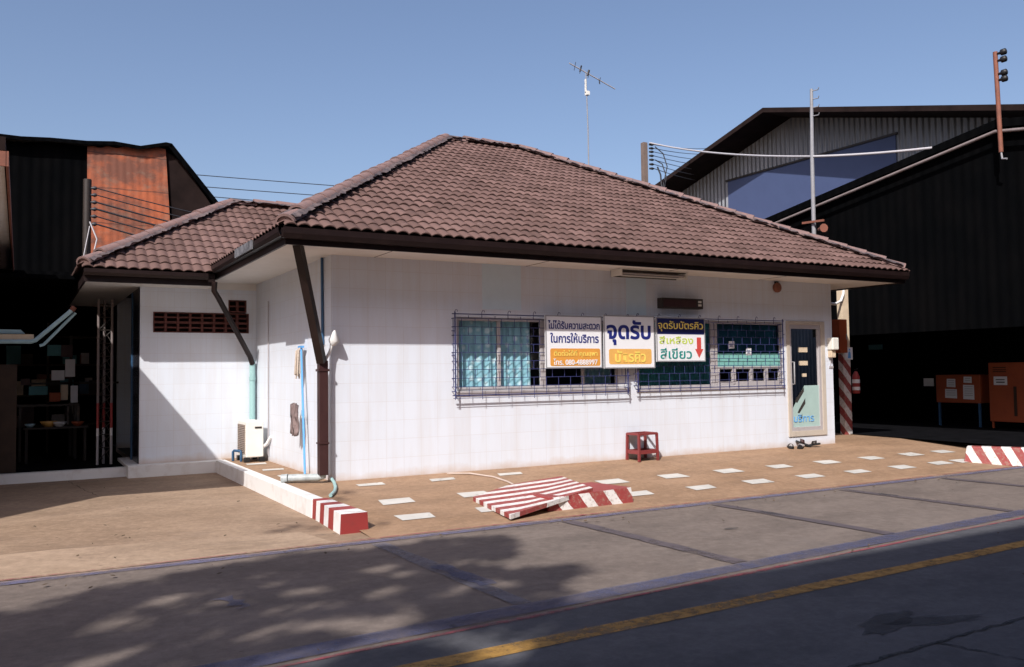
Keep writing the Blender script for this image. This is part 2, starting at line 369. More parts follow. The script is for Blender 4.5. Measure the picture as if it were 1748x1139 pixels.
# ------------------------------------------------------------------ ground, road, paving
GZ = -.2
def sheet(name, pts, z, mat, parent=None):
    m = MB(); m.add([(x, y, z) for x, y in pts], [tuple(range(len(pts)))]); return m.build(name, mat, parent)
struct(sheet('ground', [(-400,-400),(400,-400),(400,400),(-400,400)], GZ, M['yard']))
road = struct(sheet('road', [(-60,-40),(70,-40),(70,-3.15),(-60,-3.15)], GZ+.004, M['bay']))
struct(sheet('asphalt', [(-60,-40),(70,-40),(70,-5.18),(16,-5.18),(-9,-6.68),(-60,-6.68)], GZ+.008, M['asphalt']))
def strip(name, p, q, w_, z, mat, n=24, jit=.012):
    """a painted line: a thin strip with slightly uneven edges"""
    m = MB(); p = Vector(p); q = Vector(q); d = (q-p).normalized(); nrm = Vector((-d.y, d.x)); vs = []
    for i in range(n+1):
        c = p.lerp(q, i/n)
        for sgn in (-1, 1):
            e = c + nrm*sgn*(w_/2 + random.uniform(-jit, jit)); vs.append((e.x, e.y, z))
    m.add(vs, [(2*i, 2*i+2, 2*i+3, 2*i+1) for i in range(n)]); return m.build(name, mat, road)
Z1, Z2 = GZ+.012, GZ+.016
strip('red_line', (-30,-3.09), (11.5,-3.09), .035, Z1, M['red_line'], 60)
strip('blue_line', (-30,-3.22), (11.5,-3.22), .13, Z1, M['blue_line'], 60)
strip('blue_line', (-9,-6.50), (16,-5.0), .20, Z1, M['blue_line2'], 60)
strip('red_line', (-9,-6.68), (16,-5.18), .045, Z1, M['red_line'], 60)
strip('yellow_line', (-30,-7.28), (30,-6.02), .15, Z1, M['yellow_line'], 90)
for i, x in enumerate((-5.0, -30, -.60, 1.55, 3.62, 5.83, 7.95)):
    strip('bay_line', (x-.04,-3.33), (x+.04,-6.14+.06*x+.30), .155, Z1, M['bay_pale'] if i == 2 else M['bay_line'], 12)
strip('blue_patch', (-.57,-4.5), (-.5,-5.3), .15, Z2, M['blue_line2'], 8, .02)
strip('blue_patch', (-2.3,-4.6), (-2.2,-4.95), .14, Z2, M['blue_line2'], 6, .07)
def crackline(pts, w_):
    m = MB(); vs = []; seq = []
    for a, b in zip(pts, pts[1:]):
        for i in range(10): seq.append(Vector(a).lerp(Vector(b), i/10) + Vector((random.uniform(-.015,.015), random.uniform(-.012,.012))))
    for i, p in enumerate(seq):
        d = (seq[min(i+1, len(seq)-1)] - seq[max(i-1, 0)]).normalized(); n_ = Vector((-d.y, d.x)); ww = w_*random.uniform(.4, 1.2)
        for sg in (-1, 1): e = p + n_*sg*ww/2; vs.append((e.x, e.y, Z1+.002))
    m.add(vs, [(2*i, 2*i+2, 2*i+3, 2*i+1) for i in range(len(seq)-1)]); return m.build('crack', M['crack'], road)
crackline([(-1.5,-7.95),(.34,-7.9),(1.02,-7.88),(1.93,-7.86),(5,-7.8)], .035)
crackline([(1.02,-7.88),(1.10,-8.2),(1.3,-8.7)], .02)
def stain(cx, cy, rx, ry, rot=0):
    m = MB(); vs = []
    for k in range(22):
        a = 2*math.pi*k/22; rr = random.uniform(.65, 1.1); x = rx*rr*math.cos(a); y = ry*rr*math.sin(a)
        vs.append((cx+x*math.cos(rot)-y*math.sin(rot), cy+x*math.sin(rot)+y*math.cos(rot), Z1+.004))
    m.add(vs, [tuple(range(22))]); return m.build('oil_stain', M['stain'], road)
stain(1.12,-7.48,.42,.13,.35); stain(1.4,-7.6,.4,.09,-.3); stain(3.62,-4.15,.05,.22); stain(5.86,-3.95,.06,.18); stain(2.6,-4.6,.1,.04); stain(-1.2,-6.1,.03,.03)

# paving round the office: level beside the walls, falling to the road
m = MB(); apy = (0.25, 0, -.4, -1.0, -1.6, -2.3, -3.07)
XA0, XA1 = -.58, 12.2
zs_ = lambda y: min(0, .2*y/3.1) - .004
vs = []
for y in apy:
    for x in (XA0, 2, 5, 8, 10.5, XA1): vs.append((x, y, zs_(y)))
m.add(vs, [(r*6+c, r*6+c+1, (r+1)*6+c+1, (r+1)*6+c) for r in range(len(apy)-1) for c in range(5)])
m.add([(XA0,.25,-.004),(0.02,.25,-.004),(0.02,4.2,-.004),(XA0,4.2,-.004)], [(0,1,2,3)])
m.add([(9.6,.25,-.004),(12.2,.25,-.004),(12.2,9,-.004),(9.6,9,-.004)], [(0,1,2,3)])
m.add([(XA0,-3.07,GZ),(XA1,-3.07,GZ),(XA1,-3.07,zs_(-3.07)),(XA0,-3.07,zs_(-3.07))], [(0,1,2,3)])
crackline([(-2.9,3.9),(-2.75,2.6),(-2.62,1.7)], .012); crackline([(-1.02,-2.62),(-.86,-2.66),(-.80,-2.64)], .02); pass
struct(sheet('yard_strip', [(-30,-3.07),(-.95,-3.07),(-1.02,-2.62),(-1.08,-2.3),(-1.6,-2.22),(-2.4,-2.05),(-3.2,-1.9),(-30,-1.8)], GZ+.003, M['yard2']))
pav = struct(m.build('pavement', M['apron']))
def dash(x, y, w_=.40, d_=.27):
    j = lambda: random.uniform(-.018, .018); sk = .03
    pts = [(x-w_/2+j(), y-d_/2+j()), (x+w_/2+j(), y-d_/2+j()), (x+w_/2+sk+j(), y+d_/2+j()), (x-w_/2+sk+j(), y+d_/2+j())]
    m = MB(); m.add([(a, b, zs_(b)+.006) for a, b in pts], [(0,1,2,3)]); m.build('white_block', M['dash'], pav)
for x, y in ((.37,-.41),(1.37,-.45),(2.42,-.45)): dash(x, y, .36, .16)
for x in (.27,1.3,2.35,3.4,4.46,5.52,6.58,7.65,8.72,9.75,10.6): dash(x, -1.52)
for x in (.16,1.12,3.2,4.25,5.28,6.32,7.33,8.36,9.33,9.9): dash(x, -2.34, .40, .24)
for x, y in ((-.30,1.9),(-.3,2.9),(-.32,.35),(-.3,1.0)): dash(x, y, .3, .22)
struct(sheet('workshop_floor', [(11.75,-30),(40,-30),(40,30),(11.75,30),(11.75,1.6),(11.4,-1.5),(11.2,-4)], .012, M['darkfloor']))  # outline follows the shade edge; the shade itself is in the colour

# ------------------------------------------------------------------ office building
L, D, H = 9.68, 4.15, 3.0
office = thing('office_building', (4.8, 4, 0), 'white tiled single storey office with brown tiled hip roofs and dark fascia', 'building')
def walled(m, axis, c0, c1, u0, u1, z0, z1, holes):
    """wall slab with rectangular holes; axis 'y': runs in x between y=c0..c1"""
    us = sorted({u0, u1} | {h[0] for h in holes} | {h[1] for h in holes}); zs = sorted({z0, z1} | {h[2] for h in holes} | {h[3] for h in holes})
    P = (lambda u, c, z: (u, c, z)) if axis == 'y' else (lambda u, c, z: (c, u, z))
    solid = lambda i, j: 0 <= i < len(us)-1 and 0 <= j < len(zs)-1 and not any(h[0] <= us[i] < h[1] and h[2] <= zs[j] < h[3] for h in holes)
    for i in range(len(us)-1):
        for j in range(len(zs)-1):
            if not solid(i, j): continue
            a, b, c, d = us[i], us[i+1], zs[j], zs[j+1]
            for cc in (c0, c1): m.add([P(a,cc,c), P(b,cc,c), P(b,cc,d), P(a,cc,d)], [(0,1,2,3)])
            for di, dj, e in ((-1,0,(a,a,c,d)),(1,0,(b,b,c,d)),(0,-1,(a,b,c,c)),(0,1,(a,b,d,d))):
                if not solid(i+di, j+dj):
                    if di: m.add([P(e[0],c0,c),P(e[0],c1,c),P(e[0],c1,d),P(e[0],c0,d)], [(0,1,2,3)])
                    else: m.add([P(a,c0,e[2]),P(b,c0,e[2]),P(b,c1,e[2]),P(a,c1,e[2])], [(0,1,2,3)])
OPA = (1.84, 4.86, 1.14, 2.20); OPB = (5.08, 8.38, 1.10, 2.24); OPD = (8.46, 9.46, .17, 2.27)
mw = MB()
walled(mw, 'y', 0, .15, 0, L, -.25, H+.06, [OPA, OPB, OPD])
walled(mw, 'x', 0, .15, .15, D, -.25, H+.06, [])
walled(mw, 'x', L-.15, L, .15, 9.2, -.25, H+.06, [])
walled(mw, 'y', 9.2, 9.35, 0, L, -.25, H+.06, [])
mw.build('wall', M['wall'], office)
mw = MB()
VB = (-1.67, -.13, 2.13, 2.47); VT = (-.47, -.17, 2.47, 2.70)
walled(mw, 'y', D, D+.15, -1.87, 0, -.2, H, [VB, VT]); walled(mw, 'x', -1.87, -1.72, D+.15, 5.0, -.2, H, []); walled(mw, 'y', 7.85, 8.0, -1.87, .15, -.2, H, [])
walled(mw, 'x', 0, .15, D, 7.85, -.2, H, [])
mw.build('wing_wall', M['wall'], office)
m = MB(); m.add([(-1.86,D+.2,-.01),(9.5,D+.2,-.01),(9.5,9.1,-.01),(-1.86,9.1,-.01)], [(0,1,2,3)])
m.add([(.2,.2,.1),(9.5,.2,.1),(9.5,9.1,.1),(.2,9.1,.1)], [(0,1,2,3)]); m.add([(.2,.2,2.9),(9.5,.2,2.9),(9.5,9.1,2.9),(.2,9.1,2.9)], [(0,1,2,3)])
m.box((.2,3.6,.1),(9.5,3.66,2.9)); m.box((4.9,.2,.1),(4.95,3.6,2.9)); m.build('interior', M['interior'], office)
# plinth of the wing
m = MB(); m.box((-2.06,3.87,-.25),(-.57,D-.003,-.01)); m.box((-2.06,D-.003,-.25),(-1.873,5.6,-.01)); m.build('plinth', M['white'], office, .006)
# pale wall panels above the windows
m = MB()
for a, b, z0 in ((2.26,2.91,2.32),(4.87,5.27,2.3)): m = MB(); m.box((a,-.004,z0),(b,.01,2.985)); m.build('pale_panel', M['panel'], office)
# breeze block vents
m = MB()
def breeze(x0, x1, z0, z1, nx, nz):
    m.box((x0,D+.10,z0),(x1,D+.145,z1), 1)
    t_ = .018
    for i in range(nx+1):
        x = x0+(x1-x0)*i/nx; m.box((max(x0,x-t_),D-.012,z0),(min(x1,x+t_),D+.10,z1))
    for j in range(nz+1):
        z = z0+(z1-z0)*j/nz; m.box((x0,D-.008,max(z0,z-t_)),(x1,D+.10,min(z1,z+t_)))
    for i in range(nx):
        xc = x0+(x1-x0)*(i+.5)/nx
        for j in range(nz):
            zc = z0+(z1-z0)*(j+.5)/nz; m.box((x0+(x1-x0)*i/nx+t_,D+.0,zc-.012),(x0+(x1-x0)*(i+1)/nx-t_,D+.09,zc+.012))
breeze(VB[0],VB[1],VB[2],VB[3],8,2); breeze(VT[0],VT[1],VT[2]+.02,VT[3],2,1)
m.build('vent_block', [M['brick'], M['hole']], office)

# roof geometry
EX0, EX1, EY0, EY1, EZ = -.86, 10.76, -.86, 10.14, 3.19
RZ, RX0, RX1, RY = 6.135, 3.91, 5.64, 4.64
def tile_field(m, lay, bm, O, E, T, clips, wave=.159, exp=.253):
    """rows of rolled tiles on the plane through eave O-E and ridge point T, cut by clip planes"""
    O = Vector(O); E = Vector(E); T = Vector(T); U = (E-O).normalized(); W_ = (E-O).length
    V = (T-O) - U*(T-O).dot(U); LEN = V.length; V.normalize(); N = U.cross(V)
    if N.z < 0: N = -N
    rows = int(LEN/exp)+1; nu = max(2, int(W_/wave*8)); tb = bmesh.new(); tl = tb.faces.layers.float.new('rnd')
    hh = lambda u: abs(math.sin(math.pi*u/wave))**.75
    for j in range(rows):
        v0 = j*exp - .05; v1 = v0+exp+.035; cols = []; rnds = {}
        jit = [random.uniform(-.004, .004) for _ in range(int(W_/(2*wave))+2)]
        for i in range(nu+1):
            u = W_*i/nu; h = hh(u); dj = jit[int(u/(2*wave))]
            a = O+U*u+V*v0+N*(.002+.034*h+dj); b = O+U*u+V*v0+N*(.013+.037*h+dj); mid = O+U*u+V*(v0+.018)+N*(.017+.038*h+dj); c = O+U*u+V*v1+N*(.0+.026*h)
            cols.append([tb.verts.new(x) for x in (a, b, mid, c)])
        for i in range(nu):
            k = int(W_*(i+.5)/nu/(2*wave)); 
            if k not in rnds: rnds[k] = min(1, max(0, random.gauss(.5, .28)))
            for q in range(3):
                f = tb.faces.new((cols[i][q], cols[i+1][q], cols[i+1][q+1], cols[i][q+1])); f[tl] = rnds[k]; f.smooth = q > 0
    for co, no in clips:
        bmesh.ops.bisect_plane(tb, geom=tb.verts[:]+tb.edges[:]+tb.faces[:], plane_co=co, plane_no=no, clear_outer=True)
    me = bpy.data.meshes.new('tmp'); tb.to_mesh(me); tb.free(); bm.from_mesh(me); bpy.data.meshes.remove(me)
def vplane(p, q, keep):
    p = Vector(p); q = Vector(q); d = q-p; n = Vector((d.y, -d.x, 0)).normalized()
    if n.dot(Vector(keep)-p) > 0: n = -n
    return (p, n)
def roof(name, x0, x1, y0, y1, ez, rx0, rx1, ry, rz, xcut=None):
    bm = bmesh.new(); bm.faces.layers.float.new('rnd')
    A, B, C_, D_ = (x0,y0,ez), (x1,y0,ez), (x1,y1,ez), (x0,y1,ez); P, Q = (rx0,ry,rz), (rx1,ry,rz)
    cf = [vplane(A, P, ((x0+x1)/2, y0, 0))] + ([vplane(B, Q, ((x0+x1)/2, y0, 0))] if xcut is None else [])
    tile_field(None, None, bm, A, B, P, cf); tile_field(None, None, bm, D_, A, P, [vplane(A, P, (x0, ry, 0)), vplane(D_, P, (x0, ry, 0))])
    cb = [vplane(D_, P, ((x0+x1)/2, y1, 0))] + ([vplane(C_, Q, ((x0+x1)/2, y1, 0))] if xcut is None else [])
    tile_field(None, None, bm, C_, D_, P, cb)
    if xcut is None: tile_field(None, None, bm, B, C_, Q, [vplane(B, Q, (x1, ry, 0)), vplane(C_, Q, (x1, ry, 0))])
    me = bpy.data.meshes.new(name); bm.to_mesh(me); bm.free(); me.materials.append(M['tile']); 
    pl = world_loc(office); me.transform(Matrix.Translation(-pl))
    o = bpy.data.objects.new(name, me); COL.objects.link(o); o.parent = office; WL[o.name] = pl
    f = MB(); e = .012
    dn = lambda p: (p[0], p[1], p[2]-e)
    pts = [dn(p) for p in (A, B, C_, D_, P, Q)]; f.add(pts, [(0,1,5,4),(1,2,5),(2,3,4,5),(3,0,4)]); f.build('underlay', M['felt'], o)
    return o
main_roof = roof('roof', EX0, EX1, EY0, EY1, EZ, RX0, RX1, RY, RZ)
wing_roof = roof('wing_roof', -2.78, 1.75, 3.24, 8.76, 3.065, -.04, 1.75, 6.0, 4.71, True)
def caps(parent, lines, r=.116, seg=.36):
    for p, q in lines:
        m = MB(); mm = MB()
        p = Vector(p); q = Vector(q); d = (q-p).normalized()
        if d.z > .1: p = p + d*.10
        n = max(1, int((q-p).length/seg)); st = (q-p).length/n
        side = d.cross(Vector((0,0,1))).normalized(); upv = side.cross(d)
        for i in range(n):
            a = p+d*(st*i-.03); b = p+d*(st*(i+1)+.02); ra, rb = r*random.uniform(1.04,1.13), r*random.uniform(.92,.97); vs = []
            dz = random.uniform(-.008,.008)-(.03 if i == 0 else 0); K = 8
            for c, rr, h in ((a, ra-.014, .0), (a, ra, .02), (b, rb, .012)):
                for k in range(K+1):
                    an = math.pi*k/K; vs.append(c + side*(rr*math.cos(an)) + upv*(rr*.86*math.sin(an)+h+dz+.012))
            m.add(vs, [(k, k+1, K+1+k+1, K+1+k) for k in range(K)], 0, False); m.add(vs, [(K+1+k, K+2+k, 2*K+3+k, 2*K+2+k) for k in range(K)], 0, True)
            if i == 0:
                e = [v+d*.02 for v in vs[:K+1]]; m.add(e, [tuple(range(K+1))])
        n2 = int((q-p).length/.06); rows = []
        for i in range(n2+1):
            c = p.lerp(q, i/n2)
            for sx in (-1, 1):
                wd = r*(1.22+random.uniform(-.2,.42)); rows.append([c+side*sx*r*.86+upv*.078, c+side*sx*wd+upv*(.042+random.uniform(-.012,.02))])
        for i in range(n2):
            for sx in (0, 1):
                pass
            a, b, c_, e_ = rows[2*i], rows[2*i+2], rows[2*i+1], rows[2*i+3]
            mm.add([a[1],b[1],a[0],b[0],c_[0],e_[0],c_[1],e_[1]], [(0,1,3,2),(2,3,5,4),(4,5,7,6)])
        cp = m.build('ridge_cap', M['cap'], parent); mo = mm.build('mortar', M['mortar'], parent)
LIFT = Vector((0,0,.012))
V3 = Vector
P_, Q_ = V3((RX0,RY,RZ))+LIFT, V3((RX1,RY,RZ))+LIFT
caps(main_roof, [(V3((EX0-.02,EY0-.02,EZ))+LIFT, P_), (V3((EX1,EY0,EZ))+LIFT, Q_), (P_, Q_), (V3((EX0,EY1,EZ))+LIFT, P_), (V3((EX1,EY1,EZ))+LIFT, Q_)])
WP = V3((-.04,6.0,4.71))+LIFT
caps(wing_roof, [(V3((-2.80,3.22,3.065))+LIFT, WP), (WP, V3((1.75,6.0,4.71))+LIFT), (V3((-2.78,8.76,3.065))+LIFT, WP)])
# fascia, gutter, soffit
m = MB()
m.box((EX0+.03,EY0+.03,2.96),(EX1-.03,EY0+.06,3.165)); m.box((EX0+.03,EY0+.06,2.96),(EX0+.06,EY1,3.165)); m.box((EX1-.06,EY0+.06,2.96),(EX1-.03,EY1,3.165)); m.box((EX0+.06,EY1-.06,2.96),(EX1-.06,EY1-.03,3.165))
m.build('fascia', M['brown'], office)
m = MB()
m.box((-2.75,3.27,2.84),(-.86,3.30,3.04)); m.box((-2.75,3.30,2.84),(-2.72,8.7,3.04)); m.build('wing_fascia', M['brown'], office)
m = MB()
def gutter(p, q, outw, z0, z1):
    p = V3(p); q = V3(q); o_ = V3(outw); h = z1-z0
    prof = [(0,z1),(0,z0),(.075,z0),(.10,z0+h*.45),(.105,z1),(.095,z1),(.09,z0+h*.48),(.07,z0+.012),(.01,z0+.012),(.01,z1)]
    a = [V3((p.x,p.y,0))+o_*d_+V3((0,0,z)) for d_, z in prof]; b = [V3((q.x,q.y,0))+o_*d_+V3((0,0,z)) for d_, z in prof]; n = len(prof)
    m.add(a+b, [(i,(i+1)%n,n+(i+1)%n,n+i) for i in range(n)]); m.add(a, [tuple(range(n))]); m.add(b, [tuple(range(n))])
gutter((EX0-.02,EY0+.028),(EX1-.05,EY0+.028),(0,-1,0),3.025,3.155); gutter((EX0+.028,EY0-.02),(EX0+.028,3.2),(-1,0,0),3.045,3.15)
gutter((-2.75,3.268),(-.98,3.268),(0,-1,0),2.93,3.03)
m.build('gutter', M['brown'], office)
m = MB(); m.box((EX0-.10,.35,3.05),(EX0-.078,1.35,3.17)); m.build('flashing', M['flashing'], office)
m = MB()
SZ = 2.985
for a in (((EX0+.06,EY0+.06),(EX1-.06,EY0+.06),(EX1-.06,0),(EX0+.06,0)), ((EX0+.06,0),(0,0),(0,D),(EX0+.06,D)), ((L,0),(EX1-.06,0),(EX1-.06,EY1-.06),(L,EY1-.06))):
    m.add([(x,y,SZ) for x, y in a], [(0,1,2,3)])
m.build('soffit', M['soffit'], office)
m = MB(); WZ = 2.875
m.add([(-2.72,3.30,WZ),(EX0+.055,3.30,WZ),(EX0+.055,D,WZ),(-2.72,D,WZ)], [(0,1,2,3)]); m.add([(-2.72,D,WZ),(-1.87,D,WZ),(-1.87,8.7,WZ),(-2.72,8.7,WZ)], [(0,1,2,3)])
m.add([(EX0+.055,D-.001,WZ),(EX0+.055,D-.001,SZ),(0,D-.001,SZ),(0,D-.001,WZ)], [(0,1,2,3)])
m.build('wing_soffit', M['soffit'], office)
m = MB()
for x in (.6,3.0,5.4,7.8): m = MB(); m.box((x,EY0+.06,SZ-.004),(x+.008,-.005,SZ+.01)); m.build('soffit_joint', M['mortar'], office)

# windows
def window(x0, x1, z0, z1, bars=(), rails=(), y=.05, fr=.045, mat=None):
    m = MB(); d = .04
    m.box((x0,y-d/2,z0),(x0+fr,y+d/2,z1)); m.box((x1-fr,y-d/2,z0),(x1,y+d/2,z1)); m.box((x0+fr,y-d/2,z1-fr),(x1-fr,y+d/2,z1)); m.box((x0+fr,y-d/2,z0),(x1-fr,y+d/2,z0+fr))
    for b in bars: m.box((b-fr/2,y-d/2-.004,z0+fr),(b+fr/2,y+d/2-.004,z1-fr))
    for r_ in rails: m.box((x0+fr,y-d/2-.002,r_-fr/2),(x1-fr,y+d/2-.002,r_+fr/2))
    return m.build('window', mat or M['alu'], office, .003)
wl = window(1.842, 3.30, 1.145, 2.195, (2.545,))
m = MB(); m.add([(1.85,.055,1.15),(3.29,.055,1.15),(3.29,.055,2.19),(1.85,.055,2.19)], [(0,1,2,3)]); m.build('pane', M['glass'], wl)
wm = window(3.302, 4.70, 1.145, 2.195, (4.03,))
m = MB(); m.add([(4.0,.055,1.15),(4.69,.055,1.15),(4.69,.055,2.19),(4.0,.055,2.19)], [(0,1,2,3)]); m.build('pane', M['glass'], wm)
m = MB(); m.add([(3.31,.058,1.15),(4.0,.058,1.15),(4.0,.058,2.19),(3.31,.058,2.19)], [(0,1,2,3)]); m.build('pane', M['darkglass'], wm)
m = MB(); m.box((4.702,.03,1.143),(4.857,.09,2.197)); m.build('window_panel', M['white'], office)
wr = window(5.083, 6.72, 1.105, 2.235, ())
m = MB(); m.add([(5.1,.055,1.11),(6.7,.055,1.11),(6.7,.055,2.23),(5.1,.055,2.23)], [(0,1,2,3)]); m.build('pane', M['glass'], wr)
m = MB(); n = 90; vs = []
for i in range(n+1):
    x = 5.1+1.6*i/n; yy = .075+.008*math.sin(i*2.1); vs += [(x,yy,1.12),(x,yy,2.22)]
m.add(vs, [(2*i,2*i+2,2*i+3,2*i+1) for i in range(n)], 0, True)
tag(m.build('window_blind', M['filmblind']), 'deep green vertical blind closed behind the glass below the arrow sign', 'blind')
m = MB(); m.box((6.80,.12,1.45),(8.37,.13,2.22)); tag(m.build('window_blind', M['bluedim']), 'dark teal blind lowered behind the service window next to the door', 'blind')  # teal sheet added behind the dark glass to lift its tone
ws = window(6.722, 8.377, 1.105, 2.235, (6.80,), (1.43, 1.17))
m = MB(); m.add([(6.82,.055,1.45),(8.35,.055,1.45),(8.35,.055,2.2),(6.82,.055,2.2)], [(0,1,2,3)]); m.build('pane', M['glass'], ws)
m = MB(); m.box((6.825,.035,1.452),(8.33,.045,1.67)); m.build('film', M['film'], ws)
m = MB()
for a, b, z0 in ((6.83,6.86,1.1),(7.165,7.235,1.15),(7.59,7.645,1.18),(7.95,8.01,1.18),(8.31,8.335,1.18)): m.box((a,.02,z0),(b,.075,1.41))
m.box((7.235,.015,1.11),(8.33,.078,1.195)); m.build('counter_slot', M['alu'], ws, .003)
for x0, x1, z0, z1, lab in ((7.08,7.22,1.76,1.89,'crumpled pale notice on the dark service window glass'),(7.49,7.62,1.645,1.77,'square printed white notice at the top of the turquoise strip')):
    m = MB(); m.add([(x0,.032,z0),(x1,.030,z0+.005),(x1,.026,z1),(x0+.01,.030,z1)], [(0,1,2,3)]); p = m.build('paper_notice', M['paper']); tag(p, lab, 'notice', 'notices on the service window')
    m = MB(); m.box((x0+.03,.0235,z0+.07),(x1-.03,.0245,z0+.085)); m.box((x0+.03,.0235,z0+.04),(x1-.04,.0245,z0+.052)); m.build('print', M['signblue'], p)
m = MB(); m.box((1.80,-.02,1.075),(4.90,.03,1.138)); m.box((5.04,-.02,1.055),(8.40,.03,1.098)); m.build('window_sill', M['alu'], office, .004)
# curtains
def curtain(x0, x1, label, z0=1.15, z1=2.19, y=.13):
    m = MB(); n = int((x1-x0)/.012); vs = []; K = 10
    for i in range(n+1):
        x = x0+(x1-x0)*i/n
        for k in range(K+1):
            fz = k/K; amp = .022*(1-.35*fz); vs.append((x, y+amp*math.sin(x*46+.8*math.sin(x*7)+fz*.6), z0+(z1-z0)*fz))
    m.add(vs, [(i*(K+1)+k, (i+1)*(K+1)+k, (i+1)*(K+1)+k+1, i*(K+1)+k+1) for i in range(n) for k in range(K)], 0, True)
    return tag(m.build('curtain', M['curtain']), label, 'curtain', 'lace curtains behind the left windows')
curtain(1.87, 2.545, 'lace curtain filling the leftmost window pane'); curtain(2.57, 3.13, 'lace curtain in the pane just left of the first sign, dark gap at its edge'); curtain(4.06, 4.62, 'short visible strip of curtain under the two left signs')

# door
door = MB(); y0 = -.02
door.box((8.462,y0,.172),(8.535,.07,2.268)); door.box((9.36,y0,.172),(9.458,.07,2.268)); door.box((8.535,y0,2.20),(9.36,.07,2.268)); door.box((8.535,y0,.172),(9.36,.07,.27))
door = door.build('door', M['alubeige'], office, .004)
m = MB(); m.box((8.535,-.005,.27),(8.585,.045,2.2)); m.box((9.30,-.005,.27),(9.36,.045,2.2)); m.box((8.585,-.005,2.13),(9.30,.045,2.2)); m.box((8.585,-.005,.27),(9.30,.045,.34)); m.build('door_leaf', M['alu'], door, .003)
m = MB(); m.add([(8.58,.022,.33),(9.305,.022,.33),(9.305,.022,2.14),(8.58,.022,2.14)], [(0,1,2,3)]); m.build('glass', M['darkglass'], door)
m = MB(); yf = .017
m.add([(x,yf,z) for x, z in ((8.92,1.09),(9.30,1.09),(9.30,.34),(8.587,.34),(8.587,.66))], [(0,1,2,3,4)]); m.build('frosted_film', M['doorfilm'], door)
m = MB()
for a in (((8.66,.80),(8.70,.86),(8.90,1.06),(8.90,.98),(8.72,.78)), ((8.72,.60),(8.76,.66),(8.93,.86),(8.93,.76),(8.77,.59)), ((8.76,.46),(8.80,.50),(8.84,.58),(8.84,.50))):
    m.add([(x,yf-.003,z) for x, z in a], [tuple(range(len(a)))])
m.build('film_slash', M['interior'], door)
lettering('บริการ', (8.62, 9.14, .43, .56), .010, M['mopblue'], door)
m = MB(); m.tube([(8.57,-.03,1.12),(8.57,-.075,1.12),(8.57,-.075,1.52),(8.57,-.03,1.52)], .013, 8); m.build('handle', M['galv'], door)
m = MB()
for x0, x1, z0, z1 in ((8.80,9.02,1.70,1.79),(8.81,9.02,1.46,1.54),(8.88,8.98,1.25,1.31)): m = MB(); m.box((x0,.012,z0),(x1,.016,z1)); m.build('sticker', M['cream'], door)

# ------------------------------------------------------------------ window grilles
def grille(x0, x1, z0, z1, label):
    t = thing('window_grille', ((x0+x1)/2, 0, z0), label, 'grille', 'blue window grilles'); y = -.10; r_ = .0048
    f = MB()
    for z in (z0+.045, z1-.03): f.bar((x0-.04,y,z),(x1+.04,y,z),.014,.014)
    for x in (x0, x1): f.bar((x,y-.012,z0),(x,y-.012,z1),.015,.015)
    for x in (x0, x1):
        for z in (z0+.1, (z0+z1)/2, z1-.09): f.tube([(x,y-.008,z),(x,0,z)], .007, 5)
    n = round((x1-x0)/.22); st = (x1-x0)/n
    f.build('frame', M['grille'], t)
    b = MB()
    for z in (z0+.005,): b.tube([(x0-.03,y,z),(x1+.03,y,z)], r_, 5)
    zb0 = z0+.165; zb1 = z1-.09; rows = round((zb1-zb0)/.118); rh = (zb1-zb0)/rows
    for j in range(rows+1): b.tube([(x0,y+.006,zb0+rh*j),(x1,y+.006,zb0+rh*j)], r_, 5)
    for j in range(rows):
        k = 0
        x = x0+(st/2 if j % 2 else st)
        while x < x1-.02: b.tube([(x,y,zb0+rh*j),(x,y,zb0+rh*(j+1))], r_, 5, caps=False); x += st
    for i in range(n+1):
        x = x0+st*i; b.tube([(x,y-.004,zb0),(x,y-.004,z0-.02 if i % 2 == 0 else z0+.03)], r_, 5)
        top = z1-.05 if i % 2 else z1
        pts = [(x,y-.004,zb1),(x,y-.004,top)]
        if i % 2 == 0: pts += [(x-.012*0+.018,y-.004,z1+.03),(x+.04,y-.004,z1+.025),(x+.042,y-.004,z1+.0)]
        b.tube(pts, r_, 5)
    for z in (zb0+rh, zb1-rh*1.5, (zb0+zb1)/2): b.tube([(x0,y,z),(x0-.05,y,z)], .007, 5); b.tube([(x1,y,z),(x1+.05,y,z)], .007, 5)
    for x in (x0, x1):
        for j in range(0, rows+1): b.tube([(x,y,zb0+rh*j),(x,-.003,zb0+rh*j)], .006, 5)
        b.tube([(x,y/2,zb0),(x,y/2,zb1)], .006, 5)
    b.build('bars', M['grille'], t); return t
grille(1.76, 4.79, 1.035, 2.265, 'blue steel window grille of staggered bars in front of the curtained windows')
grille(4.99, 8.26, 1.06, 2.285, 'blue steel window grille beside the glass door, behind the arrow sign')

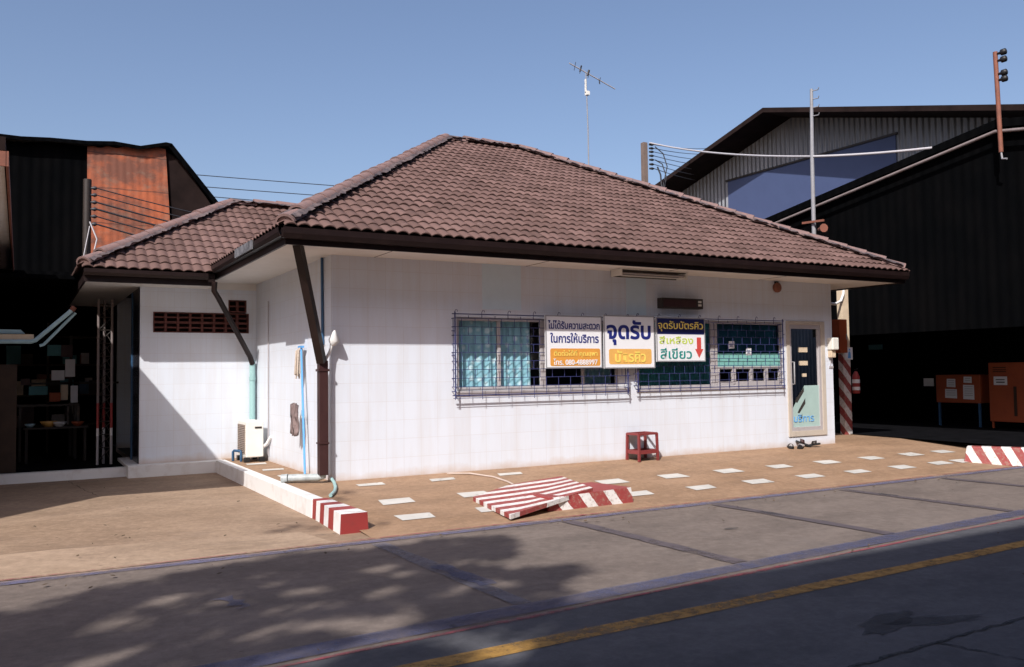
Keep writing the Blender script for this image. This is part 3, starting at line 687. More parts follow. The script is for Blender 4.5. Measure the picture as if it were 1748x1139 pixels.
# ------------------------------------------------------------------ signs
def sign(x0, x1, z0, z1, label, y=-.145):
    t = thing('sign', ((x0+x1)/2, y, z0), label, 'sign', 'signs hung on the window grilles')
    m = MB(); m.box((x0,y-.008,z0),(x1,y+.012,z1)); m.build('panel', M['signwhite'], t)
    f = MB(); w_ = .016
    f.box((x0-.002,y-.014,z0-.002),(x1+.002,y-.0085,z0+w_)); f.box((x0-.002,y-.014,z1-w_),(x1+.002,y-.0085,z1+.002)); f.box((x0-.002,y-.014,z0+w_),(x0+w_,y-.0085,z1-w_)); f.box((x1-w_,y-.014,z0+w_),(x1+.002,y-.0085,z1-w_))
    f.build('frame', M['galv'], t); return t
def rbox(x0, x1, z0, z1, y, r_, mat, parent, name='field'):
    pts = []
    for cx, cz, a0 in ((x1-r_,z1-r_,0),(x0+r_,z1-r_,90),(x0+r_,z0+r_,180),(x1-r_,z0+r_,270)):
        for k in range(6): a = R(a0+18*k); pts.append((cx+r_*math.cos(a), y, cz+r_*math.sin(a)))
    m = MB(); m.prism(pts, (0,.003,0)); return m.build(name, mat, parent)
YS = -.1535
s1 = sign(3.235, 4.265, 1.45, 2.245, 'white sign with two lines of blue Thai lettering above an orange phone number box')
fx = lambda px: 3.235+(px-110)/1020*1.03; fz = lambda py: 2.245-(py-80)/940*.795
lettering('ไม่ได้รับความสะดวก', (fx(155), fx(1092), fz(322), fz(165)), YS-.001, M['signblue'], s1, bold=.022)
lettering('ในการให้บริการ', (fx(195), fx(1070), fz(568), fz(388)), YS-.001, M['signblue'], s1, bold=.022)
rbox(fx(190), fx(1095), fz(982), fz(668), YS-.001, .03, M['signorange'], s1)
lettering('ติดต่อได้ที่ คุณยุพา', (fx(255), fx(1040), fz(835), fz(700)), YS-.005, M['signyellow'], s1, bold=.008)
lettering('โทร. 080-4888997', (fx(245), fx(1040), fz(965), fz(850)), YS-.005, M['signwhite'], s1, bold=.014)
s2 = sign(4.305, 5.305, 1.44, 2.27, 'white sign with large blue Thai words over an amber box, middle of the three')
fx = lambda px: 4.305+(px-672)/458*1.0; fz = lambda py: 2.27-(py-145)/463*.83
lettering('จุดรับ', (fx(697), fx(1095), fz(405), fz(183)), YS-.001, M['signblue'], s2, bold=.028)
rbox(fx(714), fx(1100), fz(573), fz(438), YS-.001, .035, M['signorange2'], s2)
lettering('บัตรคิว', (fx(768), fx(1045), fz(557), fz(452)), YS-.005, M['signyellow'], s2, bold=.02)
s3 = sign(5.345, 6.38, 1.54, 2.26, 'sign with a navy top band, green Thai words and a red down arrow')
fx = lambda px: 5.345+(px-1140)/430*1.035; fz = lambda py: 2.26-(py-160)/392*.72
m = MB(); m.box((5.362,YS-.003,fz(308)),(6.363,YS+.002,2.243)); m.build('band', M['signband'], s3)
lettering('จุดรับบัตรคิว', (fx(1155), fx(1552), fz(285), fz(190)), YS-.006, M['signyellow'], s3, bold=.008)
lettering('สีเหลือง', (fx(1165), fx(1462), fz(395), fz(325)), YS-.001, M['signlime'], s3, bold=.015)
lettering('สีเขียว', (fx(1172), fx(1448), fz(528), fz(432)), YS-.001, M['signgreen'], s3, bold=.015)
m = MB(); m.prism([(fx(a),YS-.003,fz(b)) for a, b in ((1495,335),(1533,335),(1533,440),(1552,440),(1513,520),(1478,440),(1495,440))], (0,.003,0)); m.build('arrow', M['signred'], s3)

# ------------------------------------------------------------------ fittings on the office
t = thing('ceiling_light', (5.05,-.35,2.85), 'long box light with dark tubes under the front eave', 'light')
m = MB(); X0, X1 = 4.45, 5.78
m.box((X0,-.44,2.965),(X1,-.16,2.983)); m.box((X0,-.44,2.855),(X1,-.425,2.872)); m.box((X0,-.44,2.872),(X0+.02,-.16,2.965)); m.box((X1-.02,-.44,2.872),(X1,-.16,2.965)); m.box((X0,-.175,2.872),(X1,-.16,2.965)); m.build('housing', M['acwhite'], t)
m = MB(); m.tube([(X0+.03,-.37,2.915),(X1-.03,-.37,2.915)], .018, 8); m.tube([(X0+.03,-.24,2.90),(X1-.03,-.24,2.90)], .018, 8); m.build('tube', M['alu'], t)
m = MB(); m.box((X0+.021,-.42,2.955),(X1-.021,-.176,2.9645)); m.box((X0+.021,-.185,2.872),(X1-.021,-.176,2.954)); m.build('reflector', M['lampdark'], t)
t = thing('display_board', (5.94,-.06,2.46), 'narrow black display box mounted high between the pale panel and the bell', 'display')
m = MB(); m.box((5.50,-.13,2.415),(6.38,-.002,2.585)); m.build('housing', M['lampdark'], t, .006)
m = MB(); m.box((5.53,-.134,2.445),(6.22,-.129,2.555)); m.build('screen', M['brownpipe'], t)
m = MB(); m.box((6.27,-.134,2.515),(6.34,-.129,2.55)); m.box((6.27,-.134,2.46),(6.34,-.129,2.495)); m.build('button', M['acwhite'], t)
t = thing('alarm_bell', (8.24,-.04,2.91), 'round red alarm bell high on the wall above the door', 'bell')
m = MB()
for i in range(6):
    pass
ring = lambda r_, y: [(8.24+r_*math.cos(2*math.pi*k/20), y, 2.86+r_*math.sin(2*math.pi*k/20)) for k in range(20)]
rr = [(.085,-.005),(.09,-.03),(.085,-.055),(.06,-.075),(.02,-.085)]; vs = sum([ring(a,b) for a,b in rr], [])
m.add(vs, [(i*20+k, i*20+(k+1)%20, (i+1)*20+(k+1)%20, (i+1)*20+k) for i in range(4) for k in range(20)], 0, True); m.add(ring(.02,-.085), [tuple(range(20))])
m.build('gong', M['rustpole'], t); m = MB(); m.box((8.20,-.03,2.925),(8.28,-.002,2.97)); m.build('mount', M['lampdark'], t)
t = thing('meter_box', (9.60,-.05,1.62), 'pale meter box with a small brown box under it at the wall corner', 'meter')
m = MB(); m.box((9.53,-.14,1.74),(9.70,-.002,1.97)); m.build('cover', M['acwhite'], t, .02)
m = MB(); m.box((9.55,-.09,1.60),(9.665,-.002,1.735)); m.build('base', M['cream'], t, .008)
m = MB(); m.tube([(9.60,-.02,1.6),(9.60,-.02,1.42)], .006, 5); m.box((9.57,-.012,1.40),(9.68,-.003,1.44)); m.build('conduit', M['alu'], t)
# drain pipes
t = thing('drain_pipe', (-.12,-.1,0), 'dark brown square drain pipe running from the eave corner down the front corner', 'pipe')
m = MB(); m.bar((-.62,-.62,3.0),(-.17,-.12,1.56),.10,.10); m.build('upper_pipe', M['brown'], t)
m = MB(); m.box((-.20,-.13,.10),(-.085,-.015,1.58)); m.build('lower_pipe', M['brownpipe'], t, .004)
m = MB(); m.box((-.215,-.14,1.44),(-.07,-.005,1.47)); m.build('clamp', M['brownpipe'], t); m = MB(); m.box((-.21,-.14,.5),(-.075,-.005,.52)); m.build('clamp', M['brownpipe'], t)
m = MB(); m.tube([(-.14,-.07,.16),(-.145,-.06,.085),(-.19,-.02,.065),(-.52,.17,.06)], .052, 10); m.tube([(-.53,.175,.06),(-.60,.215,.055)], .058, 10)
m.build('outlet', M['pvc'], t)
m = MB(); m.tube([(-.02,-.05,.04),(-.05,-.25,.015),(-.13,-.55,-.01),(-.22,-.78,-.03),(-.34,-1.0,-.04)], .022, 8)
tag(m.build('hose', M['teal']), 'short pale green hose between the drain pipe foot and the striped block', 'hose')
t = thing('drain_pipe', (-.1,4.0,.6), 'drain pipe in the recess, dark slanting top and pale teal lower length', 'pipe')
m = MB(); m.tube([(-.88,3.2,2.90),(-.88,3.24,2.76),(-.80,3.32,2.66),(-.14,4.0,1.72),(-.09,4.05,1.6)], .045, 10); m.build('upper_pipe', M['brown'], t)
m = MB(); m.tube([(-.085,4.07,1.66),(-.085,4.07,.62)], .05, 12); m.tube([(-.085,4.07,1.32),(-.085,4.07,1.38)], .058, 12); m.build('lower_pipe', M['teal'], t)
m = MB(); m.tube([(-.025,.32,2.98),(-.025,.30,1.87)], .02, 8); m.tube([(-.025,.30,1.87),(-.025,.30,1.80)], .028, 8)
tag(m.build('conduit', M['bluepost']), 'dark blue conduit dropping from the soffit near the front corner', 'conduit')
m = MB(); m.tube([(-.02,3.24,2.62),(-.02,3.24,.45),(-.02,3.24,.1)], .010, 6)
tag(m.build('conduit', M['alu']), 'thin grey conduit on the recessed side wall', 'conduit')
t = thing('wall_funnel', (-.06,-.06,1.62), 'white cone fitting on a bent white pipe at the front wall corner', 'fitting')
m = MB(); m.tube([(-.10,-.05,1.58),(-.05,-.09,1.70),(-.02,-.10,1.80)], .02, 8); m.build('pipe', M['white'], t)
m = MB(); m.tube([(-.02,-.10,1.78),(0.0,-.115,1.84),(.005,-.12,1.98)], [.03,.075,.012], 10); m.build('cone', M['white'], t)
# mop and rag
t = thing('mop', (-.12,.9,0), 'blue mop leaning on the side wall, beige head up', 'mop')
m = MB(); m.tube([(-.10,.88,.0),(-.07,1.16,1.80)], .016, 8); m.tube([(-.085,1.02,.82),(-.083,1.035,.9)], .021, 8); m.build('pole', M['mopblue'], t)
m = MB()
for k in range(26):
    a = random.uniform(-.05,.05); b = random.uniform(-.05,.03); l_ = random.uniform(.28,.40)
    m.tube([(-.07+b*.2,1.17+a*.3,1.79),(-.08+b,1.20+a,1.74),(-.085+b*1.2,1.22+a*1.2,1.74-l_)], .011, 5)
m.build('mop_head', M['mopstring'], t); m = MB(); m.bar((-.07,1.08,1.80),(-.07,1.26,1.80),.04,.03); m.build('clamp', M['mopblue'], t)
m = MB(); n = 14; vs = []
for i in range(n+1):
    for j in range(9):
        y = 1.06+.27*i/n; z = .98-.43*j/8; vs.append((-.15+.02*math.sin(i*1.7+.2*j)+.004*random.uniform(-1,1), y+.012*math.sin(j), z-.02*math.sin(i*.9)))
m.add(vs, [(i*9+j,(i+1)*9+j,(i+1)*9+j+1,i*9+j+1) for i in range(n) for j in range(8)], 0, True)
rg = m.build('rag', M['rag']); sd = rg.modifiers.new('thick','SOLIDIFY'); sd.thickness = .018
tag(rg, 'grey brown cleaning rag hanging halfway up the blue mop pole', 'rag')
# air conditioner
t = thing('air_conditioner', (-.28,3.55,0), 'off white air conditioner outdoor unit standing in the recess by the wall', 'air conditioner')
m = MB(); m.box((-.38,3.22,.075),(-.10,3.82,.66)); m.build('casing', M['acwhite'], t, .015)
m = MB(); m.box((-.394,3.30,.13),(-.378,3.78,.60)); m.build('coil', M['acgrille'], t)
m = MB(); m.box((-.24,3.213,.54),(-.13,3.219,.57)); m.build('badge', M['lampdark'], t)
for x, y in ((-.36,3.26),(-.12,3.26),(-.36,3.78),(-.12,3.78)):
    m = MB(); m.box((x-.04,y-.05,-.004),(x+.04,y+.05,.075)); m.build('foot', M['black'], t)
m = MB(); m.tube([(-.10,3.3,.22),(-.05,3.2,.28),(-.01,3.1,.40)], .03, 8)
tag(m.build('refrigerant_pipe', M['white']), 'thick white lagged pipe slanting from the air conditioner to the wall', 'pipe')
m = MB(); m.tube([(-.50,3.62,.0),(-.50,3.62,.15),(-.485,3.60,.17),(-.42,3.45,.17),(-.41,3.44,.15),(-.41,3.44,.0)], .022, 8)
tag(m.build('pipe_loop', M['bluepost']), 'small dark pipe loop standing left of the air conditioner', 'pipe')

# ------------------------------------------------------------------ low wall, kerb block, ramp, stool, sandals
m = MB(); m.add([(-.725,-1.52,-.21),(-.575,-1.52,-.21),(-.575,3.866,-.21),(-.725,3.866,-.21),(-.725,-1.52,.008),(-.575,-1.52,.008),(-.575,3.866,.008),(-.725,3.866,.008)], [(0,3,2,1),(4,5,6,7),(0,1,5,4),(1,2,6,5),(2,3,7,6),(3,0,4,7)])
tag(m.build('low_wall', M['white'], None, .01), 'low white wall retaining the raised paving along the recess', 'wall')
t = thing('kerb_block', (-.62,-2.1,-.2), 'red and white banded kerb block ending the low white wall', 'kerb')
m = MB(); ys = [-1.523,-1.68,-1.85,-2.02,-2.20,-2.40,-2.66]
for i in range(6):
    a, b = ys[i], ys[i+1]; f0 = (a-ys[0])/(ys[-1]-ys[0]); f1 = (b-ys[0])/(ys[-1]-ys[0])
    def ringp(y, f): w0 = .08+.06*f; zt = .012-.012*f; return [(-.63-w0-.01,y,-.21),(-.63-w0,y,zt),(-.63+w0,y,zt),(-.63+w0+.01,y,-.21)]
    A, B = ringp(a, f0), ringp(b, f1); mi = 1 if i % 2 else 0
    m.add(A+B, [(0,1,5,4),(1,2,6,5),(2,3,7,6)], mi)
    if i == 0: m.add(A, [(0,1,2,3)], 0)
    if i == 5: m.add(B, [(0,3,2,1)], 0)
m.build('body', [M['redpaint'], M['white']], t)
m = MB(); m.add([(-.70,-2.45,.004),(-.52,-2.42,.004),(-.50,-2.60,.004),(-.60,-2.62,.004),(-.64,-2.57,.004)], [(0,1,2,3,4)]); m.build('paint_patch', M['white'], t)
M['plate'] = stripe_mat('striped plate paint', (.05, 1, 0), .245, .46, off=.15)
A, B, C_, D_ = V3((1.12,-1.86,-.075)), V3((1.0,-2.97,-.125)), V3((2.32,-2.62,.022)), V3((2.66,-1.42,.02))
mid = (A+D_)/2+V3((-.06,.17,0)); nrm = (D_-A).cross(B-A).normalized(); nrm = nrm if nrm.z > 0 else -nrm
m = MB(); pts = [A, B+V3((-.0,.0,0)), C_, D_, mid]; m.prism([p-nrm*.05 for p in pts], nrm*.05)
tag(m.build('ramp_plate', M['plate'], None, .004), 'loose tilted plate with red and white stripes lying against the wedge', 'plate')
M['wedge'] = stripe_mat('striped wedge paint', (1, 0, .75), .36, .42, off=.30)
t = thing('ramp_wedge', (2.3,-2.2,-.17), 'low red wedge ramp with white slanted bands on its road side', 'ramp')
m = MB(); W = [(1.62,-2.74,-.19),(2.84,-2.72,-.19),(3.06,-1.55,-.125),(1.8,-1.55,-.125)]; T_ = [(1.66,-2.72,-.03),(2.82,-2.70,.0),(3.05,-1.55,-.075),(1.82,-1.55,-.085)]
m.add(W+T_, [(1,2,6,5),(2,3,7,6),(3,0,4,7),(4,5,6,7)], 1); m.add(W+T_, [(0,1,5,4)], 0); m.build('body', [M['wedge'], M['redpaint']], t)
m = MB(); m.tube([(1.62,-.10,.0),(1.9,-.25,-.004),(2.08,-.6,-.03),(2.08,-1.0,-.055),(2.0,-1.35,-.065)], .013, 6)
tag(m.build('cable', M['oldcable']), 'white cable curving over the paving from the wall to the ramp', 'cable')
t = thing('stool', (5.0,-.2,-.01), 'square red metal stool without a full seat against the white wall', 'stool')
cx, cy, a = 5.0, -.17, R(5); ca, sa = math.cos(a), math.sin(a); SX, SY = .195, .135
rotp = lambda x, y, z: (cx+x*ca-y*sa, cy+x*sa+y*ca, z)
cs = [(-1,-1),(1,-1),(1,1),(-1,1)]
for sx, sy in cs:
    m = MB(); m.bar(rotp(sx*SX*1.03,sy*SY*1.03,-.02),rotp(sx*SX*.98,sy*SY*.98,.41),.034,.034); m.build('leg', M['redframe'], t)
m = MB()
for i in range(4):
    p, q = cs[i], cs[(i+1)%4]; m.bar(rotp(p[0]*SX,p[1]*SY,.405),rotp(q[0]*SX,q[1]*SY,.405),.028,.034)
m.build('top_rail', M['redframe'], t)
m = MB()
for i in range(4):
    p, q = cs[i], cs[(i+1)%4]; m.bar(rotp(p[0]*SX,p[1]*SY,.125),rotp(q[0]*SX,q[1]*SY,.125),.02,.06)
m.build('lower_rail', M['redframe'], t)
m = MB(); m.add([rotp(-SX*.95,-SY*.95,.385),rotp(.2*SX,-SY*.95,.38),rotp(.6*SX,.3*SY,.378),rotp(.2*SX,.95*SY,.38),rotp(-SX*.95,SY*.95,.385)], [(0,1,2,3,4)]); m.build('seat', M['black'], t)
m = MB(); m.add([rotp(-SX*.95,-SY*.95,.095),rotp(SX*.95,-SY*.95,.095),rotp(SX*.95,SY*.95,.095),rotp(-SX*.95,SY*.95,.095)], [(0,1,2,3)]); m.build('shelf', M['black'], t)
def sandal(x, y, rot, label, strap, tilt=0):
    z = zs_(y)+.004; t = thing('sandal', (x, y, z), label, 'sandal', 'sandals left below the door'); S_ = 1.12
    def f(u, v, h):
        u, v, h = u*S_, v*S_, h*S_; u, h = u*math.cos(tilt)-h*math.sin(tilt), (u+.12)*math.sin(tilt)+h*math.cos(tilt)
        return (x+u*math.cos(rot)-v*math.sin(rot), y+u*math.sin(rot)+v*math.cos(rot), z+h)
    out_ = [(-.125,.0),(-.115,-.03),(-.05,-.036),(.0,-.034),(.07,-.048),(.115,-.035),(.13,0),(.11,.035),(.07,.046),(0,.034),(-.05,.036),(-.115,.03)]
    m = MB(); a = [f(u,v,.0) for u, v in out_]; b = [f(u,v,.026) for u, v in out_]; n = len(a); m.add(a+b, [tuple(reversed(range(n))), tuple(range(n,2*n))]+[(k,(k+1)%n,n+(k+1)%n,n+k) for k in range(n)])
    m.build('sole', M['black'], t)
    m = MB(); K = 8; vs = []
    for uu in (-.01,.055):
        for k in range(K+1): an = math.pi*k/K; vs.append(f(uu+.02*math.sin(an), .043*math.cos(an), .022+.05*math.sin(an)))
    m.add(vs, [(k,k+1,K+2+k,K+1+k) for k in range(K)], 0, True); o_ = m.build('strap', strap, t)
    sd = o_.modifiers.new('thick','SOLIDIFY'); sd.thickness = .006
sandal(8.36,-.12,-2.2,'leftmost black sandal, toe to the left, nearest the wall', M['lampdark']); sandal(8.52,-.22,-2.6,'black sandal with pale grey strap lying in front, second from the left', M['alu'])
sandal(8.72,-.10,2.4,'sandal with dark red strap turned sideways below the door', M['brownpipe'], .35); sandal(8.90,-.15,-.6,'rightmost sandal, toe pointing along the wall to the right', M['lampdark'], .15)

# ------------------------------------------------------------------ right: pillar, boxes, kerb, workshop
M['pillarstripe'] = stripe_mat('pillar stripes', (1, -1, .95), .36, .5, off=.1)
t = thing('pillar', (11.62,1.32,0), 'cream pillar with red and white slanted bands on its lower half', 'pillar')
m = MB(); m.box((11.575,1.3,1.70),(11.79,1.43,3.3)); m.build('upper_shaft', M['cream'], t, .006)
m = MB(); m.box((11.572,1.297,-.05),(11.793,1.433,1.70)); m.build('striped_base', M['pillarstripe'], t, .006)
t = thing('control_box', (11.4,1.1,1.75), 'upright red orange steel box fixed left of the pillar top', 'box')
m = MB(); m.box((11.24,1.1,1.72),(11.47,1.29,2.42)); m.build('case', M['orange'], t, .006); m = MB(); m.box((11.43,1.092,2.0),(11.45,1.10,2.12)); m.build('latch', M['galv'], t)
t = thing('safety_sign', (11.73,1.17,1.6), 'small white sign with a blue figure on the pillar', 'sign')
m = MB(); m.box((11.60,1.275,1.58),(11.84,1.295,1.84)); m.build('panel', M['signwhite'], t)
m = MB(); yv = 1.272; m.add([(x,yv,z) for x, z in ((11.68,1.61),(11.78,1.61),(11.77,1.72),(11.74,1.76),(11.70,1.73))], [(0,1,2,3,4)])
m.add([(11.745+.022*math.cos(k*.63),yv,1.79+.022*math.sin(k*.63)) for k in range(10)], [tuple(range(10))]); m.build('figure', M['mopblue'], t)
t = thing('fire_extinguisher', (11.92,1.2,.85), 'red fire extinguisher hung on the right side of the striped pillar', 'extinguisher')
m = MB(); m.tube([(11.90,1.26,.86),(11.90,1.26,.88),(11.90,1.26,1.22),(11.90,1.26,1.29),(11.90,1.26,1.33)], [.07,.078,.078,.05,.025], 14); m.build('cylinder', M['redpaint'], t)
m = MB(); m.tube([(11.90,1.26,.93),(11.90,1.26,1.0)], .0795, 14, caps=False); m.tube([(11.90,1.26,1.08),(11.90,1.26,1.16)], .0795, 14, caps=False); m.build('label', M['paper'], t)
m = MB(); m.bar((11.86,1.26,1.36),(11.97,1.26,1.38),.02,.02); m.tube([(11.93,1.25,1.33),(11.99,1.24,1.2),(11.985,1.24,1.0)], .01, 6); m.build('nozzle', M['black'], t)
m = MB(); m.tube([(9.69,.6,2.72),(10.4,.85,2.72),(11.2,1.16,2.74),(11.5,1.26,2.82),(11.6,1.27,2.98),(11.62,1.275,3.15)], .028, 8)
tag(m.build('conduit', M['white']), 'white conduit curving from the office wall up the pillar', 'conduit')
M['kerbstripe'] = stripe_mat('kerb stripes', (.38, -.71, .45), .225, .5, off=.62)
m = MB(); p0 = V3((9.86,-2.40,GZ)); d = V3((.38,-.71,0)).normalized(); s_ = V3((.71,.38,0)).normalized()
prof = lambda t_, inset: [p0+d*t_, p0+d*(t_+inset)+s_*.05+V3((0,0,.29)), p0+d*(t_+inset)+s_*.25+V3((0,0,.29)), p0+d*t_+s_*.30]
A_, B_ = prof(0,.05), prof(2.6,-.05); m.add(A_+B_, [(0,1,5,4),(1,2,6,5),(2,3,7,6),(0,3,2,1),(4,5,6,7),(0,4,7,3)])
tag(m.build('kerb', M['kerbstripe'], None, .012), 'thick red and white striped kerb at the right end of the paving', 'kerb')

# open workshop shed on the right
shed = thing('workshop_shed', (13,2,0), 'black open workshop shed with a low pitched gable right of the office', 'shed')
XS = 12.95; ap = (-1.42, 6.16); le = (10.0, 4.33); rr_ = (-3.3, 5.85)
def gab(x, dz=0): return [(x, le[0], le[1]+dz), (x, ap[0], ap[1]+dz), (x, rr_[0], rr_[1]+dz)]
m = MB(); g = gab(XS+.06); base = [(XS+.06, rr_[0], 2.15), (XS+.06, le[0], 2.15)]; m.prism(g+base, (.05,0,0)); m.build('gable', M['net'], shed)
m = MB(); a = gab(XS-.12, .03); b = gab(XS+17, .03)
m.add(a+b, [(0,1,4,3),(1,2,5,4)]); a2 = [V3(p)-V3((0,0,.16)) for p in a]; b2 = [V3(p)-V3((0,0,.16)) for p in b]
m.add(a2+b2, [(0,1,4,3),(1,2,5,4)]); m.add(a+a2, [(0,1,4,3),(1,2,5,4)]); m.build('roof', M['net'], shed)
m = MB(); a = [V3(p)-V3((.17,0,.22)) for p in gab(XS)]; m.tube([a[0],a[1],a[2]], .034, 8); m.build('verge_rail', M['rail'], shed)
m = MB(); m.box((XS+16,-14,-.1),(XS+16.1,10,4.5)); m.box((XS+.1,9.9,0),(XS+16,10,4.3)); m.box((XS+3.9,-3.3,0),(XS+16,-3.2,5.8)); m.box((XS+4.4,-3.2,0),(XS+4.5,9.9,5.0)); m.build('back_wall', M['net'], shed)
m = MB()
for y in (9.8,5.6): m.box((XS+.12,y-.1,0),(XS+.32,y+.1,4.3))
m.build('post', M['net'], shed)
def cabinet(x, y0, y1, z0, z1, legs, label, dep=.5):
    t = thing('cabinet', (x+dep/2,(y0+y1)/2,0), label, 'cabinet', 'orange cabinets in the workshop')
    m = MB(); m.box((x,y0,z0),(x+dep,y1,z1)); m.build('body', M['orange'], t, .01)
    for yy in (y0+.03, y1-.07):
        m = MB(); m.box((x+.02,yy,.01),(x+.07,yy+.04,z0)); m.build('leg', M['orange'] if legs == 'o' else M['bluepost'], t)
    return t
t = cabinet(15.45, -.75, .52, .16, 1.48, 'o', 'tall orange steel cabinet with slots and a white plate, rightmost')
m = MB()
for z in (1.36,1.31,1.27): m.box((15.445,.12,z),(15.449,.42,z+.02))
m.build('slot', M['darkbrown'], t); m = MB(); m.box((15.437,.10,.98),(15.447,.40,1.17)); m.build('plate', M['paper'], t)
m = MB(); m.box((15.433,.15,1.09),(15.436,.35,1.11)); m.box((15.433,.15,1.03),(15.436,.34,1.055)); m.build('print', M['lampdark'], t)
m = MB(); m.box((15.43,-.1,.30),(15.447,-.04,.95)); m.build('door_gap', M['darkbrown'], t)
t = cabinet(15.47, .74, 1.83, .56, 1.21, 'b', 'wide orange box on blue legs covered with pinned papers')
for y0, y1, z0, z1, lab in ((1.33,1.55,.92,1.12,'upper left paper pinned on the wide orange box'),(1.30,1.60,.66,.88,'lower left paper pinned on the wide orange box'),(.93,1.13,1.02,1.17,'small paper at the top right of the wide orange box'),(.88,1.15,.64,.98,'largest white sheet pinned on the wide orange box')):
    m = MB(); m.add([(15.462,y0,z0),(15.462,y1,z0+.01),(15.458,y1-.01,z1),(15.462,y0,z1-.005)], [(0,1,2,3)]); p = m.build('paper_notice', M['paper']); tag(p, lab, 'notice', 'papers on the orange box')
    m = MB(); k = z1-.05
    while k > z0+.04: m.box((15.4565,y0+.03,k),(15.4572,y1-.04,k+.014)); k -= .05
    m.build('print', M['alu'], p)
m = MB(); m.box((15.6,1.98,.94),(15.615,2.24,1.13)); tag(m.build('paper_notice', M['paper']), 'white sheet alone in the dark, left of the wide orange box', 'notice')
m = MB(); m.box((15.6,3.38,1.87),(15.63,3.78,2.0)); tag(m.build('hanging_sign', M['cyanfab']), 'small teal sign hanging deep in the dark workshop', 'sign')

# far warehouse with corrugated gable
fw_ = thing('warehouse', (25,14,0), 'large warehouse with grey corrugated gable and a blue panel behind the office', 'warehouse')
XF = 25.5; gy = [(26.5,9.55),(15.0,12.55),(3.0,9.35)]
m = MB(); m.prism([(XF,26.2,0),(XF,26.2,9.4),(XF,15.0,12.35),(XF,3.2,9.2),(XF,3.2,0)], (.1,0,0)); m.build('gable_wall', M['corr'], fw_)
m = MB(); a = [(XF-1.7,y,z) for y, z in gy]; b = [(XF+40,y,z) for y, z in gy]; a2 = [(x,y,z-.2) for x,y,z in a]; b2 = [(x,y,z-.2) for x,y,z in b]
m.add(a+b, [(0,1,4,3),(1,2,5,4)]); m.add(a2+b2, [(0,1,4,3),(1,2,5,4)]); m.add(a+a2, [(0,1,4,3),(1,2,5,4)]); m.build('roof', M['netbrown'], fw_)
m = MB(); m.box((XF-.03,9.9,6.9),(XF-.003,18.9,10.32)); m.build('blue_panel', M['bluepanel'], fw_)
m = MB(); m.box((XF-.09,9.8,10.32),(XF-.003,19.0,10.40)); m.build('panel_trim', M['lampdark'], fw_)
m = MB(); m.box((XF+.1,26.1,0),(XF+40,26.2,9.4)); m.box((XF+.1,3.2,0),(XF+40,3.3,9.2)); m.build('side_wall', M['corr'], fw_)

# poles, masts, wires
t = thing('steel_mast', (12.6,2.86,0), 'grey steel mast with short pegs standing behind the right end of the roof', 'mast')
m = MB(); m.tube([(12.6,2.88,0),(12.6,2.85,6.3),(12.6,2.81,8.0)], [.06,.046,.036], 10); m.build('pole', M['galv'], t)
for z in (7.95,7.75,7.55,7.35):
    m = MB(); m.tube([(12.6,2.80,z),(12.6,2.62,z-.02),(12.6,2.60,z+.03)], .012, 6); m.build('peg', M['galv'], t)
m = MB(); m.bar((12.52,3.12,4.85),(12.52,2.5,4.82),.04,.05); m.tube([(12.5,2.62,4.62),(12.45,2.52,4.62),(12.4,2.40,4.62)], [.04,.05,.10], 10); m.build('bracket', M['rustpole'], t)
t = thing('rusty_pole', (12.8,-1.5,5.5), 'rusty pole with black insulators fixed on the workshop gable top', 'pole')
m = MB(); m.tube([(12.74,-1.54,5.5),(12.74,-1.50,7.47)], .042, 10); m.build('pole', M['rustpole'], t)
for z in (7.42,7.28,7.02,6.9):
    m = MB(); m.tube([(12.74,-1.54,z),(12.74,-1.60,z),(12.74,-1.62,z),(12.74,-1.70,z),(12.74,-1.72,z)], [.02,.03,.06,.06,.02], 10); m.build('insulator', M['black'], t)
m = MB(); m.tube([(12.74,-1.54,5.52),(12.7,-1.58,5.36),(12.68,-1.68,5.34)], .02, 6); m.build('hook', M['galv'], t)
pole = thing('utility_pole', (16.55,14,0), 'square concrete utility pole with a column of insulators beyond the roof', 'pole')
m = MB(); m.bar((16.55,14,0),(16.55,14,9.9),.18,.18); m.build('shaft', M['concrete'], pole)
PZ = (9.82,9.68,9.55,9.40,9.25,9.08,8.92)
for z in PZ:
    m = MB(); m.tube([(16.68,13.88,z),(16.78,13.84,z),(16.80,13.84,z+.0),(16.86,13.82,z)], [.03,.05,.05,.02], 8); m.build('insulator', M['black'], pole)
m = MB(); m.tube([(16.9,13.8,9.75),(17.2,13.7,9.5),(17.3,13.6,9.0),(17.2,13.7,8.4),(17.1,13.7,7.9)], .02, 6); m.tube([(16.9,13.8,9.25),(17.15,13.7,9.1),(17.25,13.6,8.6),(17.15,13.7,7.9)], .02, 6); m.tube([(17.0,13.8,9.0),(17.1,13.75,8.7),(17.12,13.7,8.0)], .03, 6); m.build('cable_loop', M['wire'], pole)
LBL = ['highest power line running right from the concrete pole','second power line from the top right of the concrete pole','third power line down right of the concrete pole','fourth power line down right of the concrete pole','third power line from the bottom right of the concrete pole','second power line from the bottom right of the concrete pole','lowest power line running right from the concrete pole']
FZ = (20.6,20.0,19.4,18.85,18.3,17.75,17.2)
for z, fz_, lb in zip(PZ, FZ, LBL):
    m = MB(); m.tube(sag((16.86,13.82,z),(48,40,fz_),.5), .014, 5); tag(m.build('power_line', M['wire']), lb, 'wire', 'power lines right of the concrete pole')
m = MB(); m.tube(sag((16.7,13.85,9.88),(12.6,2.86,6.40),.14), .030, 6); m.tube(sag((12.6,2.86,6.40),(12.85,-.05,5.95),.03,8), .030, 6)
tag(m.build('overhead_cable', M['whitecable']), 'thick white cable slung from the concrete pole past the steel mast to the workshop', 'cable')
lp = thing('utility_pole', (-2.24,11,0), 'dark pole with a rack of insulators before the rusty sheet', 'pole')
